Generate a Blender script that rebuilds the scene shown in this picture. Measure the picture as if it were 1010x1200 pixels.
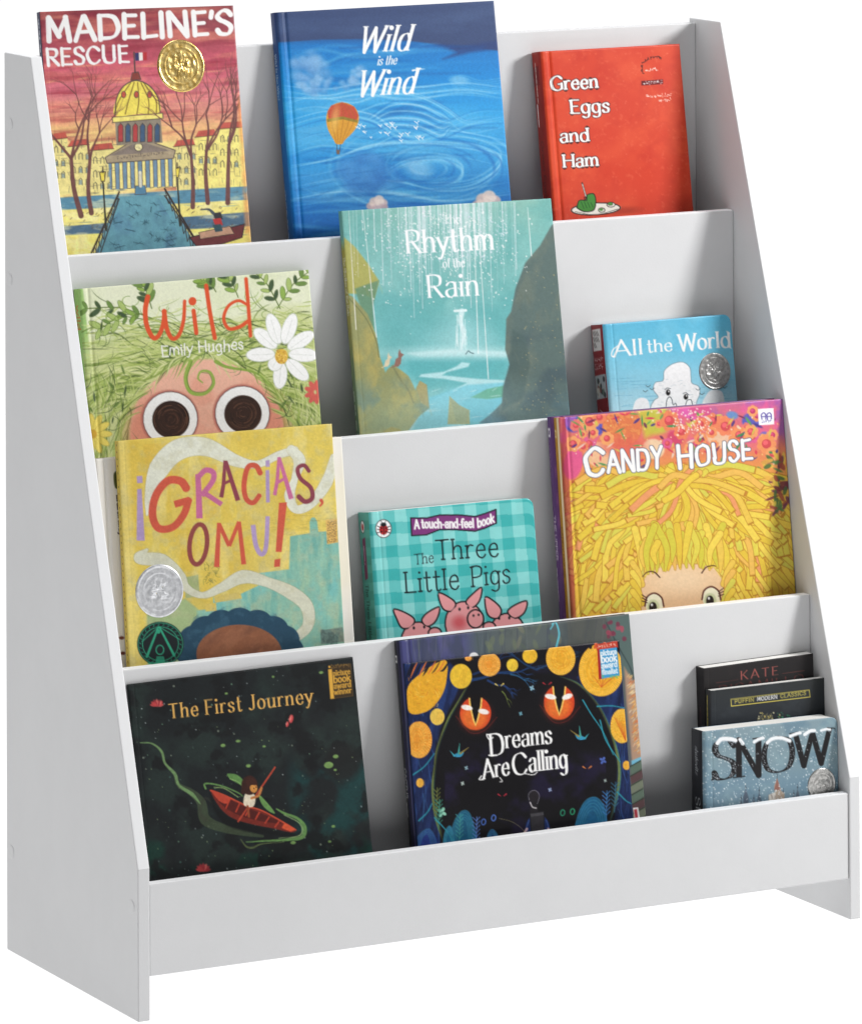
import bpy, math, random
import numpy as np
from mathutils import Matrix, Vector

for o in list(bpy.data.objects):
    bpy.data.objects.remove(o)
scene = bpy.context.scene
COL = scene.collection

# ------------------------------------------------------------------ camera
cam_data = bpy.data.cameras.new('camera')
cam = bpy.data.objects.new('camera', cam_data)
COL.objects.link(cam)
scene.camera = cam
cam.location = (-2.1483, -4.632, 1.3647)
cam.rotation_euler = (Matrix.Rotation(-0.4894, 3, 'Z') @ Matrix.Rotation(1.5915, 3, 'X') @ Matrix.Rotation(-0.0048, 3, 'Z')).to_euler()
cam_data.sensor_fit = 'VERTICAL'
cam_data.sensor_height = 36.0
cam_data.sensor_width = 36.0 * 1010 / 1200
cam_data.lens = 36.0 * 6340.07 / 1200.0
cam_data.shift_x = -0.38 / 1200.0
cam_data.shift_y = -1242.02 / 1200.0
cam_data.clip_start = 0.05
cam_data.clip_end = 200

# ------------------------------------------------------------------ white studio surround
world = bpy.data.worlds.new('World')
scene.world = world
world.use_nodes = True
wn, wl = world.node_tree.nodes, world.node_tree.links
wn.clear()
w_out = wn.new('ShaderNodeOutputWorld')
w_bg = wn.new('ShaderNodeBackground')
w_tc = wn.new('ShaderNodeTexCoord')
w_dot = wn.new('ShaderNodeVectorMath'); w_dot.operation = 'DOT_PRODUCT'
w_dot.inputs[1].default_value = (0.0, 1.0, 0.0)
w_ramp = wn.new('ShaderNodeValToRGB')
w_map = wn.new('ShaderNodeMapRange')
w_map.inputs['From Min'].default_value = -1.0
w_map.inputs['From Max'].default_value = 1.0
wl.new(w_tc.outputs['Generated'], w_dot.inputs[0])
wl.new(w_dot.outputs['Value'], w_map.inputs['Value'])
wl.new(w_map.outputs['Result'], w_ramp.inputs['Fac'])
wl.new(w_ramp.outputs['Color'], w_bg.inputs['Color'])
wl.new(w_bg.outputs['Background'], w_out.inputs['Surface'])
cr = w_ramp.color_ramp
SIDE = 0.09
cr.elements[0].position = 0.0; cr.elements[0].color = (SIDE, SIDE, SIDE * 1.03, 1)
cr.elements[1].position = 1.0; cr.elements[1].color = (1.03, 1.03, 1.03, 1)
e = cr.elements.new(0.50); e.color = (SIDE, SIDE, SIDE * 1.03, 1)
e = cr.elements.new(0.66); e.color = (1.03, 1.03, 1.03, 1)
w_bg.inputs['Strength'].default_value = 1.0


def area_light(name, loc, target, size, power, color=(1, 1, 1), size_y=None):
    d = bpy.data.lights.new(name, 'AREA')
    d.energy = power
    d.color = color
    d.size = size
    if size_y:
        d.shape = 'RECTANGLE'
        d.size_y = size_y
    o = bpy.data.objects.new(name, d)
    COL.objects.link(o)
    o.location = loc
    o.rotation_euler = (Vector(target) - Vector(loc)).to_track_quat('-Z', 'Y').to_euler()
    return o


area_light('key_softbox', (2.4, -1.25, 1.8), (0.45, 0.1, 0.5), 0.6, 76, (1.0, 0.995, 0.99))
area_light('overhead_softbox', (0.15, -0.02, 2.9), (0.3, 0.0, 0.3), 1.1, 26, (0.975, 0.988, 1.0))

scene.view_settings.view_transform = 'Standard'
scene.view_settings.look = 'None'
scene.view_settings.exposure = 0.0
scene.view_settings.gamma = 1.0
scene.view_settings.use_curve_mapping = False
scene.render.engine = 'CYCLES'
scene.cycles.use_denoising = True
scene.cycles.max_bounces = 8
scene.cycles.diffuse_bounces = 5

INK = 0.88            # how white the whitest printed paper is


# ------------------------------------------------------------------ materials
def new_mat(name):
    m = bpy.data.materials.new(name)
    m.use_nodes = True
    return m, m.node_tree.nodes, m.node_tree.links, m.node_tree.nodes['Principled BSDF']


def mat_laminate(name='white_laminate', a=0.63, b=0.665):
    m, n, l, p = new_mat(name)
    tc = n.new('ShaderNodeTexCoord')
    no = n.new('ShaderNodeTexNoise'); no.inputs['Scale'].default_value = 9.0; no.inputs['Detail'].default_value = 9; no.inputs['Roughness'].default_value = 0.75
    l.new(tc.outputs['Object'], no.inputs['Vector'])
    r = n.new('ShaderNodeValToRGB')
    r.color_ramp.elements[0].position = 0.3; r.color_ramp.elements[0].color = (a * 0.993, a * 0.997, a * 1.008, 1)
    r.color_ramp.elements[1].position = 0.7; r.color_ramp.elements[1].color = (b * 0.993, b * 0.997, b * 1.008, 1)
    l.new(no.outputs['Fac'], r.inputs['Fac'])
    l.new(r.outputs['Color'], p.inputs['Base Color'])
    mp = n.new('ShaderNodeMapping'); mp.inputs['Scale'].default_value = (260, 900, 260)
    l.new(tc.outputs['Object'], mp.inputs['Vector'])
    n2 = n.new('ShaderNodeTexNoise'); n2.inputs['Scale'].default_value = 2.2; n2.inputs['Detail'].default_value = 3
    l.new(mp.outputs['Vector'], n2.inputs['Vector'])
    b = n.new('ShaderNodeBump'); b.inputs['Strength'].default_value = 0.2; b.inputs['Distance'].default_value = 0.0004
    l.new(n2.outputs['Fac'], b.inputs['Height'])
    l.new(b.outputs['Normal'], p.inputs['Normal'])
    p.inputs['Roughness'].default_value = 0.55
    p.inputs['Specular IOR Level'].default_value = 0.35
    return m


def mat_print(name, rough, coat=0.0, grain=0.06, weave=False, spec=0.22):
    """printed cover stock: the ink is the mesh colour 'art', with a fine paper or cloth tooth"""
    m, n, l, p = new_mat(name)
    a = n.new('ShaderNodeVertexColor'); a.layer_name = 'art'
    tc = n.new('ShaderNodeTexCoord')
    no = n.new('ShaderNodeTexNoise'); no.inputs['Scale'].default_value = 900; no.inputs['Detail'].default_value = 2
    mp = n.new('ShaderNodeMapping')
    if weave:
        mp.inputs['Scale'].default_value = (0.35, 1, 2.2)
    l.new(tc.outputs['Object'], mp.inputs['Vector'])
    l.new(mp.outputs['Vector'], no.inputs['Vector'])
    mx = n.new('ShaderNodeMix'); mx.data_type = 'RGBA'; mx.blend_type = 'OVERLAY'
    mx.inputs['Factor'].default_value = grain * 2.2
    l.new(a.outputs['Color'], mx.inputs['A'])
    l.new(no.outputs['Fac'], mx.inputs['B'])
    l.new(mx.outputs['Result'], p.inputs['Base Color'])
    b = n.new('ShaderNodeBump'); b.inputs['Strength'].default_value = grain * 2; b.inputs['Distance'].default_value = 0.0002
    l.new(no.outputs['Fac'], b.inputs['Height'])
    l.new(b.outputs['Normal'], p.inputs['Normal'])
    sm = n.new('ShaderNodeTexNoise'); sm.inputs['Scale'].default_value = 14; sm.inputs['Detail'].default_value = 5
    l.new(tc.outputs['Object'], sm.inputs['Vector'])
    mr = n.new('ShaderNodeMapRange')
    mr.inputs['To Min'].default_value = rough - 0.07; mr.inputs['To Max'].default_value = rough + 0.09
    l.new(sm.outputs['Fac'], mr.inputs['Value'])
    l.new(mr.outputs['Result'], p.inputs['Roughness'])
    p.inputs['Coat Weight'].default_value = coat
    p.inputs['Specular IOR Level'].default_value = spec
    p.inputs['Coat Roughness'].default_value = 0.16
    return m


def mat_pages():
    m, n, l, p = new_mat('page_edges')
    tc = n.new('ShaderNodeTexCoord')
    mp = n.new('ShaderNodeMapping'); mp.inputs['Scale'].default_value = (6, 2600, 6)
    no = n.new('ShaderNodeTexNoise'); no.inputs['Scale'].default_value = 1.0; no.inputs['Detail'].default_value = 2
    l.new(tc.outputs['Object'], mp.inputs['Vector']); l.new(mp.outputs['Vector'], no.inputs['Vector'])
    r = n.new('ShaderNodeValToRGB')
    r.color_ramp.elements[0].position = 0.3; r.color_ramp.elements[0].color = (0.62, 0.60, 0.56, 1)
    r.color_ramp.elements[1].position = 0.6; r.color_ramp.elements[1].color = (0.82, 0.81, 0.78, 1)
    l.new(no.outputs['Fac'], r.inputs['Fac']); l.new(r.outputs['Color'], p.inputs['Base Color'])
    p.inputs['Roughness'].default_value = 0.8
    return m


def mat_foil(name, c0, c1, rough=0.35, metal=0.75):
    m, n, l, p = new_mat(name)
    tc = n.new('ShaderNodeTexCoord')
    no = n.new('ShaderNodeTexNoise'); no.inputs['Scale'].default_value = 260; no.inputs['Detail'].default_value = 3
    l.new(tc.outputs['Object'], no.inputs['Vector'])
    r = n.new('ShaderNodeValToRGB')
    r.color_ramp.elements[0].position = 0.35; r.color_ramp.elements[0].color = (*c0, 1)
    r.color_ramp.elements[1].position = 0.65; r.color_ramp.elements[1].color = (*c1, 1)
    l.new(no.outputs['Fac'], r.inputs['Fac']); l.new(r.outputs['Color'], p.inputs['Base Color'])
    p.inputs['Metallic'].default_value = metal
    p.inputs['Roughness'].default_value = rough
    return m


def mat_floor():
    """plain white floor with an added glow that keeps it free of shadow"""
    m, n, l, p = new_mat('white_floor_glow')
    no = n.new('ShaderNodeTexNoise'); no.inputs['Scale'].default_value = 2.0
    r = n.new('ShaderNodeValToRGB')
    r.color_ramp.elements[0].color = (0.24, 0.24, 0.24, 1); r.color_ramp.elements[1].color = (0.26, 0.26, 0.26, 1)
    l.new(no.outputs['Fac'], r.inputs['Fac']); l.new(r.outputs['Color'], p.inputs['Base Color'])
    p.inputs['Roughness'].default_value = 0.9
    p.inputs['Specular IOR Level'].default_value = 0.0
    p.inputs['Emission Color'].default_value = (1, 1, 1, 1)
    p.inputs['Emission Strength'].default_value = FLOOR_GLOW  # added glow: whitens the floor and washes out shade under the shelf
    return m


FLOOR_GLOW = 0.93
M_LAM = mat_laminate()
M_EDGE = mat_laminate('pale_edge_laminate', 0.80, 0.83)  # same laminate in a paler tone, for front and top edges
M_GLOSS = mat_print('glossy_cover', 0.34, 0.10, 0.035)
M_SATIN = mat_print('satin_cover', 0.46, 0.0, 0.05)
M_CLOTH = mat_print('linen_cover', 0.42, 0.04, 0.10, True)
M_PAGES = mat_pages()
M_GOLD = mat_foil('gold_foil', (0.62, 0.40, 0.10), (0.90, 0.68, 0.27), 0.27, 0.75)
M_SILVER = mat_foil('silver_foil', (0.62, 0.63, 0.65), (0.84, 0.85, 0.87), 0.30, 0.5)
M_PEWTER = mat_foil('pewter_foil', (0.30, 0.30, 0.29), (0.54, 0.53, 0.51), 0.30, 0.6)
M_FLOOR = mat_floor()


# ------------------------------------------------------------------ mesh helpers
def link(o, parent=None):
    COL.objects.link(o)
    if parent is not None:
        o.parent = parent
    return o


def mesh_obj(name, verts, faces, mat, parent=None, smooth=False):
    me = bpy.data.meshes.new(name)
    me.from_pydata([tuple(v) for v in verts], [], faces)
    me.materials.append(mat)
    if smooth:
        me.polygons.foreach_set('use_smooth', [True] * len(me.polygons))
    me.update()
    return link(bpy.data.objects.new(name, me), parent)


def bevel(o, w, seg=2):
    b = o.modifiers.new('edge_rounding', 'BEVEL')
    b.width = w
    b.segments = seg
    b.limit_method = 'ANGLE'
    b.harden_normals = False
    return o


def box(name, a, b, mat, parent=None, bw=0.0):
    (x0, y0, z0), (x1, y1, z1) = a, b
    v = [(x0, y0, z0), (x1, y0, z0), (x1, y1, z0), (x0, y1, z0), (x0, y0, z1), (x1, y0, z1), (x1, y1, z1), (x0, y1, z1)]
    f = [(0, 3, 2, 1), (4, 5, 6, 7), (0, 1, 5, 4), (1, 2, 6, 5), (2, 3, 7, 6), (3, 0, 4, 7)]
    o = mesh_obj(name, v, f, mat, parent)
    if bw:
        bevel(o, bw)
    return o


# ------------------------------------------------------------------ the shelf
W, D, H = 0.80, 0.3066, 0.8836
T = 0.0125
KNEE = 0.1423
YT = 0.2429
BT = 0.0118                                   # board thickness
BY = {1: 0.0017, 2: 0.0721, 3: 0.1451, 4: 0.2180, 5: 0.2930}     # front faces of the boards
BZ = {1: 0.1268, 2: 0.3141, 3: 0.5018, 4: 0.6897, 5: 0.8788}     # their top edges
FZ = {k: BZ[k] - 0.074 for k in (1, 2, 3, 4)}                    # trough floors

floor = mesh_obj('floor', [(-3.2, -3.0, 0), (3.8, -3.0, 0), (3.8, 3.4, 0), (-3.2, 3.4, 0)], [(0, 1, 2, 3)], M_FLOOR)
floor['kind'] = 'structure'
floor['label'] = 'plain white floor under the bookshelf with an added glow'
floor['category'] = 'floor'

shelf = bpy.data.objects.new('bookshelf', None)
link(shelf)
shelf['label'] = 'white four tier display bookshelf with slanted sides, holding picture books'
shelf['category'] = 'bookshelf'


def side_panel(x0):
    prof = [(0, 0), (0, KNEE), (YT, H), (D, H), (D, 0)]
    v = [(x0, y, z) for y, z in prof] + [(x0 + T, y, z) for y, z in prof]
    n = len(prof)
    f = [tuple(range(n)), tuple(reversed(range(n, 2 * n)))]
    f += [(i, i + n, (i + 1) % n + n, (i + 1) % n) for i in range(n)]
    o = mesh_obj('side_panel', v, f, M_LAM, shelf)
    o.data.materials.append(M_EDGE)
    for i in (3, 4, 5):                       # paler edges: knee, slope and top
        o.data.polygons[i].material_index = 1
    bevel(o, 0.0011)
    return o


side_panel(0.0)
side_panel(W - T)
G = 0.0002
for k in (1, 2, 3, 4):
    zb = 0.0407 if k <= 2 else FZ[k - 1] - BT + 0.0
    bd = box('display_board', (T + G, BY[k], zb + (0.0003 if k == 2 else 0)), (W - T - G, BY[k] + BT, BZ[k]), M_LAM, shelf, 0.0012)
    bd.data.materials.append(M_EDGE)
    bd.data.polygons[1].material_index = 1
    box('trough_floor', (T + G, BY[k] + BT + G, FZ[k] - BT + 0.0004), (W - T - G, BY[k + 1] - G, FZ[k]), M_LAM, shelf, 0.0005)
box('back_panel', (T + G, BY[5], FZ[4] - 0.30), (W - T - G, D - 0.0015, BZ[5]), M_LAM, shelf, 0.0010)


def screw_cap(y, z, r=0.0062):
    n = 28
    v, f = [], []
    for ring, (rr, x) in enumerate(((r + 0.0003, 0.0), (r, -0.00045), (r - 0.0008, -0.00065))):
        v += [(x, y + rr * math.cos(2 * math.pi * i / n), z + rr * math.sin(2 * math.pi * i / n)) for i in range(n)]
    for q in range(2):
        f += [(q * n + i, q * n + (i + 1) % n, (q + 1) * n + (i + 1) % n, (q + 1) * n + i) for i in range(n)]
    f.append(tuple(range(2 * n, 3 * n)))
    mesh_obj('screw_cap', v, f, M_LAM, shelf)


for y, z in ((0.2925, 0.8138), (0.2945, 0.6605), (0.2945, 0.0985), (0.0135, 0.105)):
    screw_cap(y, z)


# ------------------------------------------------------------------ 2-D painter: ink laid on the vertices of a cover
def homography(src, dst):
    A, b = [], []
    for (x, y), (u, v) in zip(src, dst):
        A.append([x, y, 1, 0, 0, 0, -u * x, -u * y]); b.append(u)
        A.append([0, 0, 0, x, y, 1, -v * x, -v * y]); b.append(v)
    h = np.linalg.solve(np.array(A, float), np.array(b, float))
    return np.append(h, 1).reshape(3, 3)


def s2l(c):
    c = np.clip(c, 0, 1)
    return np.where(c <= 0.04045, c / 12.92, ((c + 0.055) / 1.055) ** 2.4)


def spline(pts, closed=False, n=8):
    p = [np.array(q, float) for q in pts]
    if len(p) < 3:
        return [tuple(q) for q in p]
    out = []
    m = len(p)
    for i in range(m if closed else m - 1):
        if closed:
            a, b, c, d = p[(i - 1) % m], p[i], p[(i + 1) % m], p[(i + 2) % m]
        else:
            b, c = p[i], p[i + 1]
            a = p[i - 1] if i else 2 * b - c
            d = p[i + 2] if i + 2 < m else 2 * c - b
        for k in range(n):
            t = k / n
            out.append(tuple(0.5 * ((2 * b) + (-a + c) * t + (2 * a - 5 * b + 4 * c - d) * t * t + (-a + 3 * b - 3 * c + d) * t ** 3)))
    if not closed:
        out.append(tuple(p[-1]))
    return out


class Canvas:
    """colours on an nv x nu vertex grid; coordinates are those of the artwork, mapped by its four corners"""

    def __init__(self, w, h, quad, cell=0.0008):
        self.nu = max(4, int(round(w / cell)) + 1)
        self.nv = max(4, int(round(h / cell)) + 1)
        self.Hm = homography([(0, 0), (1, 0), (1, 1), (0, 1)], quad)
        self.Hi = np.linalg.inv(self.Hm)
        u, v = np.meshgrid(np.linspace(0, 1, self.nu), np.linspace(0, 1, self.nv))
        d = self.Hm[2, 0] * u + self.Hm[2, 1] * v + 1
        self.X = (self.Hm[0, 0] * u + self.Hm[0, 1] * v + self.Hm[0, 2]) / d
        self.Y = (self.Hm[1, 0] * u + self.Hm[1, 1] * v + self.Hm[1, 2]) / d
        self.img = np.ones((self.nv, self.nu, 3))
        q = np.array(quad, float)
        self.unit = np.linalg.norm(q[1] - q[0]) / (self.nu - 1)       # art units per cell
        self.up = (q[0] - q[3]) / np.linalg.norm(q[0] - q[3])
        self.right = (q[1] - q[0]) / np.linalg.norm(q[1] - q[0])
        self.aa = self.unit * 1.15

    def uv(self, x, y):
        d = self.Hi[2, 0] * x + self.Hi[2, 1] * y + self.Hi[2, 2]
        return (self.Hi[0, 0] * x + self.Hi[0, 1] * y + self.Hi[0, 2]) / d, (self.Hi[1, 0] * x + self.Hi[1, 1] * y + self.Hi[1, 2]) / d

    def window(self, x0, y0, x1, y1, pad):
        us, vs = zip(*[self.uv(x, y) for x in (x0 - pad, x1 + pad) for y in (y0 - pad, y1 + pad)])
        a, b = int(math.floor(min(us) * (self.nu - 1))), int(math.ceil(max(us) * (self.nu - 1))) + 1
        c, d = int(math.floor(min(vs) * (self.nv - 1))), int(math.ceil(max(vs) * (self.nv - 1))) + 1
        a, b, c, d = max(a, 0), min(b, self.nu), max(c, 0), min(d, self.nv)
        return (slice(c, d), slice(a, b)) if b > a and d > c else None

    def blend(self, sl, m, col, alpha=1.0):
        c = np.array(col, float) / 255.0
        m = (m * alpha)[..., None]
        self.img[sl] = self.img[sl] * (1 - m) + c * m

    def fill(self, col):
        self.img[:] = np.array(col, float) / 255.0

    def grad(self, stops, axis='y', k=0.0):
        t = self.Y + k * self.X if axis == 'y' else self.X + k * self.Y
        xs = [s[0] for s in stops]
        for ch in range(3):
            self.img[..., ch] = np.interp(t, xs, [s[1][ch] / 255.0 for s in stops])

    def noise(self, scale, seed=0, octaves=4, stretch=(1.0, 1.0), ang=0.0, sl=None):
        X, Y = (self.X, self.Y) if sl is None else (self.X[sl], self.Y[sl])
        ca, sa = math.cos(ang), math.sin(ang)
        out = np.zeros(X.shape); amp = 1.0; tot = 0
        for o in range(octaves):
            r = np.random.RandomState(seed * 31 + o)
            g = r.rand(64, 64)
            s = scale / 2 ** o
            x = (X * ca + Y * sa) / (s * stretch[0]) + 100.3
            y = (-X * sa + Y * ca) / (s * stretch[1]) + 57.7
            xi, yi = np.floor(x).astype(int), np.floor(y).astype(int)
            fx, fy = x - xi, y - yi
            fx, fy = fx * fx * (3 - 2 * fx), fy * fy * (3 - 2 * fy)
            a, b = g[yi % 64, xi % 64], g[yi % 64, (xi + 1) % 64]
            c, d = g[(yi + 1) % 64, xi % 64], g[(yi + 1) % 64, (xi + 1) % 64]
            out += amp * ((a * (1 - fx) + b * fx) * (1 - fy) + (c * (1 - fx) + d * fx) * fy)
            tot += amp; amp *= 0.55
        return out / tot

    def wash(self, col, scale, seed, lo=0.45, hi=0.65, alpha=0.6, stretch=(1, 1), ang=0.0, mask=None):
        n = self.noise(scale, seed, 4, stretch, ang)
        m = np.clip((n - lo) / (hi - lo), 0, 1)
        if mask is not None:
            m = m * mask
        self.blend((slice(None), slice(None)), m, col, alpha)

    def mottle(self, scale, seed, amt, stretch=(1, 1), ang=0.0):
        n = self.noise(scale, seed, 4, stretch, ang)
        self.img *= (1 + (n - 0.5) * 2 * amt)[..., None]
        self.img = np.clip(self.img, 0, 1)

    def poly_mask(self, pts, sl, soft):
        X, Y = self.X[sl], self.Y[sl]
        ins = np.zeros(X.shape, bool)
        dist = np.full(X.shape, 1e9)
        n = len(pts)
        for i in range(n):
            (xa, ya), (xb, yb) = pts[i], pts[(i + 1) % n]
            if ya != yb:
                ins ^= ((ya > Y) != (yb > Y)) & (X < (xb - xa) * (Y - ya) / (yb - ya) + xa)
            dx, dy = xb - xa, yb - ya
            t = np.clip(((X - xa) * dx + (Y - ya) * dy) / (dx * dx + dy * dy + 1e-9), 0, 1)
            dist = np.minimum(dist, (X - xa - t * dx) ** 2 + (Y - ya - t * dy) ** 2)
        sd = np.sqrt(dist) * np.where(ins, 1, -1)
        return np.clip(0.5 + sd / soft, 0, 1)

    def poly(self, pts, col, alpha=1.0, soft=None, smooth=False, edge=None, ew=3):
        if smooth:
            pts = spline(pts, True, 6)
        soft = soft or self.aa
        xs, ys = [p[0] for p in pts], [p[1] for p in pts]
        sl = self.window(min(xs), min(ys), max(xs), max(ys), soft)
        if sl:
            self.blend(sl, self.poly_mask(pts, sl, soft), col, alpha)
        if edge:
            self.line(list(pts) + [pts[0]], ew, edge)

    def ell(self, cx, cy, rx, ry, col, rot=0.0, alpha=1.0, soft=None, edge=None, ew=3):
        soft = soft or self.aa
        R = max(rx, ry)
        sl = self.window(cx - R, cy - R, cx + R, cy + R, soft)
        if sl:
            c, s = math.cos(rot), math.sin(rot)
            x, y = self.X[sl] - cx, self.Y[sl] - cy
            a, b = (x * c + y * s) / rx, (-x * s + y * c) / ry
            rr = np.sqrt(a * a + b * b) + 1e-9
            self.blend(sl, np.clip(0.5 + (1 - rr) * min(rx, ry) / soft, 0, 1), col, alpha)
        if edge:
            c, s = math.cos(rot), math.sin(rot)
            pts = [(cx + rx * math.cos(t) * c - ry * math.sin(t) * s, cy + rx * math.cos(t) * s + ry * math.sin(t) * c)
                   for t in np.linspace(0, 2 * math.pi, 26)]
            self.line(pts, ew, edge)

    def strokes(self, list_of, col, alpha=1.0, soft=None, butt=False):
        """list_of: [(points, widths)] laid down as one mask"""
        soft = soft or self.aa
        P = [p for q in list_of for p in q[0]]
        wm = max(max(q[1]) for q in list_of)
        pad = wm / 2 + soft
        xs, ys = [p[0] for p in P], [p[1] for p in P]
        big = self.window(min(xs), min(ys), max(xs), max(ys), pad)
        if not big:
            return
        r0, c0 = big[0].start, big[1].start
        mask = np.zeros((big[0].stop - r0, big[1].stop - c0))
        for q in list_of:
            pts, ws = q[0], q[1]
            b0, b1 = q[2] if len(q) > 2 else (butt, butt)
            for i in range(len(pts) - 1):
                (xa, ya), (xb, yb) = pts[i], pts[i + 1]
                sl = self.window(min(xa, xb), min(ya, yb), max(xa, xb), max(ya, yb), max(ws[i], ws[i + 1]) / 2 + soft)
                if not sl:
                    continue
                X, Y = self.X[sl], self.Y[sl]
                dx, dy = xb - xa, yb - ya
                t0 = ((X - xa) * dx + (Y - ya) * dy) / (dx * dx + dy * dy + 1e-9)
                t = np.clip(t0, 0, 1)
                d = np.sqrt((X - xa - t * dx) ** 2 + (Y - ya - t * dy) ** 2)
                r = (ws[i] + (ws[i + 1] - ws[i]) * t) / 2
                cov = np.clip(0.5 + (r - d) / soft, 0, 1) * np.clip(2 * r / (0.8 * self.unit), 0, 1)
                if b0 or b1:
                    ln = math.hypot(dx, dy)
                    if b0 and i == 0:
                        cov = cov * np.clip(0.5 + t0 * ln / soft, 0, 1)
                    if b1 and i == len(pts) - 2:
                        cov = cov * np.clip(0.5 + (1 - t0) * ln / soft, 0, 1)
                s = (slice(sl[0].start - r0, sl[0].stop - r0), slice(sl[1].start - c0, sl[1].stop - c0))
                mask[s] = np.maximum(mask[s], cov)
        self.blend(big, mask, col, alpha)

    def line(self, pts, w, col, alpha=1.0, smooth=False, taper=False, soft=None, butt=False):
        if smooth:
            pts = spline(pts, False, 7)
        if taper and len(pts) == 2:
            (xa, ya), (xb, yb) = pts
            pts = [(xa + (xb - xa) * q / 4, ya + (yb - ya) * q / 4) for q in range(5)]
        n = len(pts)
        if isinstance(w, (tuple, list)):
            ws = [w[0] + (w[1] - w[0]) * i / (n - 1) for i in range(n)]
        elif taper:
            ws = [w * (0.15 + 0.85 * math.sin(math.pi * i / (n - 1))) for i in range(n)]
        else:
            ws = [w] * n
        self.strokes([(pts, ws)], col, alpha, soft, butt)

    def dots(self, n, x0, y0, x1, y1, r0, r1, cols, rng, alpha=1.0, soft=None):
        for _ in range(n):
            r = rng.uniform(r0, r1)
            self.ell(rng.uniform(x0, x1), rng.uniform(y0, y1), r, r, rng.choice(cols), 0, alpha, soft)

    # -------------------------------------------------------------- lettering
    def glyph_strokes(self, ch, org, ax, ay, st):
        adv, strokes = FONT[ch]
        rng = st['rng']
        out = []

        def tr(x, y):
            x = x * st['wide'] + y * st['slant']
            return (org[0] + ax[0] * x + ay[0] * y, org[1] + ax[1] * x + ay[1] * y)
        jit = st['jitter']
        ends = [q for k_, pp in strokes if k_ == 'l' for q in (pp[0], pp[-1])]

        def e0x(e, pp, pp0):
            return pp0[0] if e == pp[0] else pp0[-1]
        for kind, pts in strokes:
            pts0 = pts
            pts = [(x + rng.uniform(-jit, jit), y + rng.uniform(-jit, jit)) for x, y in pts] if jit else pts
            if kind == 'd':
                x, y = pts[0]
                p = tr(x, y)
                q = tr(x + 0.5, y)
                out.append(([p, q], [st['w'] * 1.35] * 2))
                continue
            p = spline(pts, False, 6) if kind == 'c' else list(pts)
            if kind == 'l' and len(p) > 1:                      # break straight runs so that the width can follow the pen
                q = [p[0]]
                for a, b in zip(p, p[1:]):
                    q += [((a[0] + b[0]) / 2, (a[1] + b[1]) / 2), b]
                p2 = q
            else:
                p2 = p

            def width(a, b):
                dx, dy = (b[0] - a[0]) * st['wide'], b[1] - a[1]
                ang = math.atan2(dy, dx) - math.radians(st['pen'])
                return st['w'] * (st['thin'] + (1 - st['thin']) * abs(math.sin(ang)) ** 1.3)
            if kind == 'l':
                flags = []
                for e, nb in ((pts[0], pts[1]), (pts[-1], pts[-2])):
                    joint = sum(1 for e2 in ends if abs(e2[0] - e0x(e, pts, pts0)[0]) < 3 and abs(e2[1] - e0x(e, pts, pts0)[1]) < 3) > 1
                    flags.append(bool(st['serif']) and not joint and abs(e[1] - nb[1]) > 1.15 * abs(e[0] - nb[0]) and min(abs(e[1] - q) for q in (0, 65, 100, -30)) < 4)
                m = len(p) - 1
                for i, (a, b) in enumerate(zip(p, p[1:])):
                    wd = width(a, b)
                    out.append(([tr(*a), tr(*b)], [wd, wd], (flags[0] and i == 0, flags[1] and i == m - 1)))
                for e, f in ((pts[0], flags[0]), (pts[-1], flags[1])):
                    if f:
                        s = st['serif']
                        hw = st['w'] * st['sw']
                        y = e[1] + (-1 if e[1] > 32 else 1) * 50 * hw / st['cap']
                        out.append(([tr(e[0] - s, y), tr(e[0] + s, y)], [hw, hw]))
            else:
                ws = [width(a, b) for a, b in zip(p, p[1:])]
                ws = [ws[0]] + [(a + b) / 2 for a, b in zip(ws, ws[1:])] + [ws[-1]]
                out.append(([tr(*a) for a in p], ws))
        return adv, out

    def text(self, s, p0, p1, cap, col, w=0.16, thin=0.4, pen=18, serif=0, sw=0.38, slant=0.0, jitter=0, outline=None, ow=0,
             alpha=1.0, track=8, rot=0.0, seed=1, up=None, shadow=None, bounce=0, paint=True):
        """letters fitted between p0 and p1 (ends of the baseline); cap is the cap height"""
        rng = random.Random(seed)
        tot = 0
        for ch in s:
            tot += (34 if ch == ' ' else FONT[ch][0] + track)
        tot -= track
        d = np.array(p1, float) - np.array(p0, float)
        L = np.linalg.norm(d)
        k = cap / 100.0
        dirv = d / L
        upv = np.array(up, float) / np.linalg.norm(up) if up is not None else self.up
        wide = L / (tot * k)
        st = dict(cap=cap, w=w * cap, thin=thin, pen=pen, serif=serif / 1.0, sw=sw, slant=slant, jitter=jitter, rng=rng, wide=wide)
        st['serif'] = serif / max(wide, 0.3)
        x = 0.0
        allst = []
        for ch in s:
            if ch == ' ':
                x += 34
                continue
            b = rng.uniform(-bounce, bounce) * cap
            org = (p0[0] + dirv[0] * x * wide * k + upv[0] * b, p0[1] + dirv[1] * x * wide * k + upv[1] * b)
            adv, g = self.glyph_strokes(ch, org, dirv * k, upv * k, st)
            allst += g
            x += adv + track
        if not paint:
            return allst
        if shadow:
            sc, sx, sy = shadow
            self.strokes([([(a + sx, b + sy) for a, b in q[0]], q[1]) for q in allst], sc, alpha)
        if outline:
            self.strokes([(g[0], [q + ow for q in g[1]]) for g in allst], outline, alpha)
        self.strokes(allst, col, alpha)
        return allst

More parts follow.
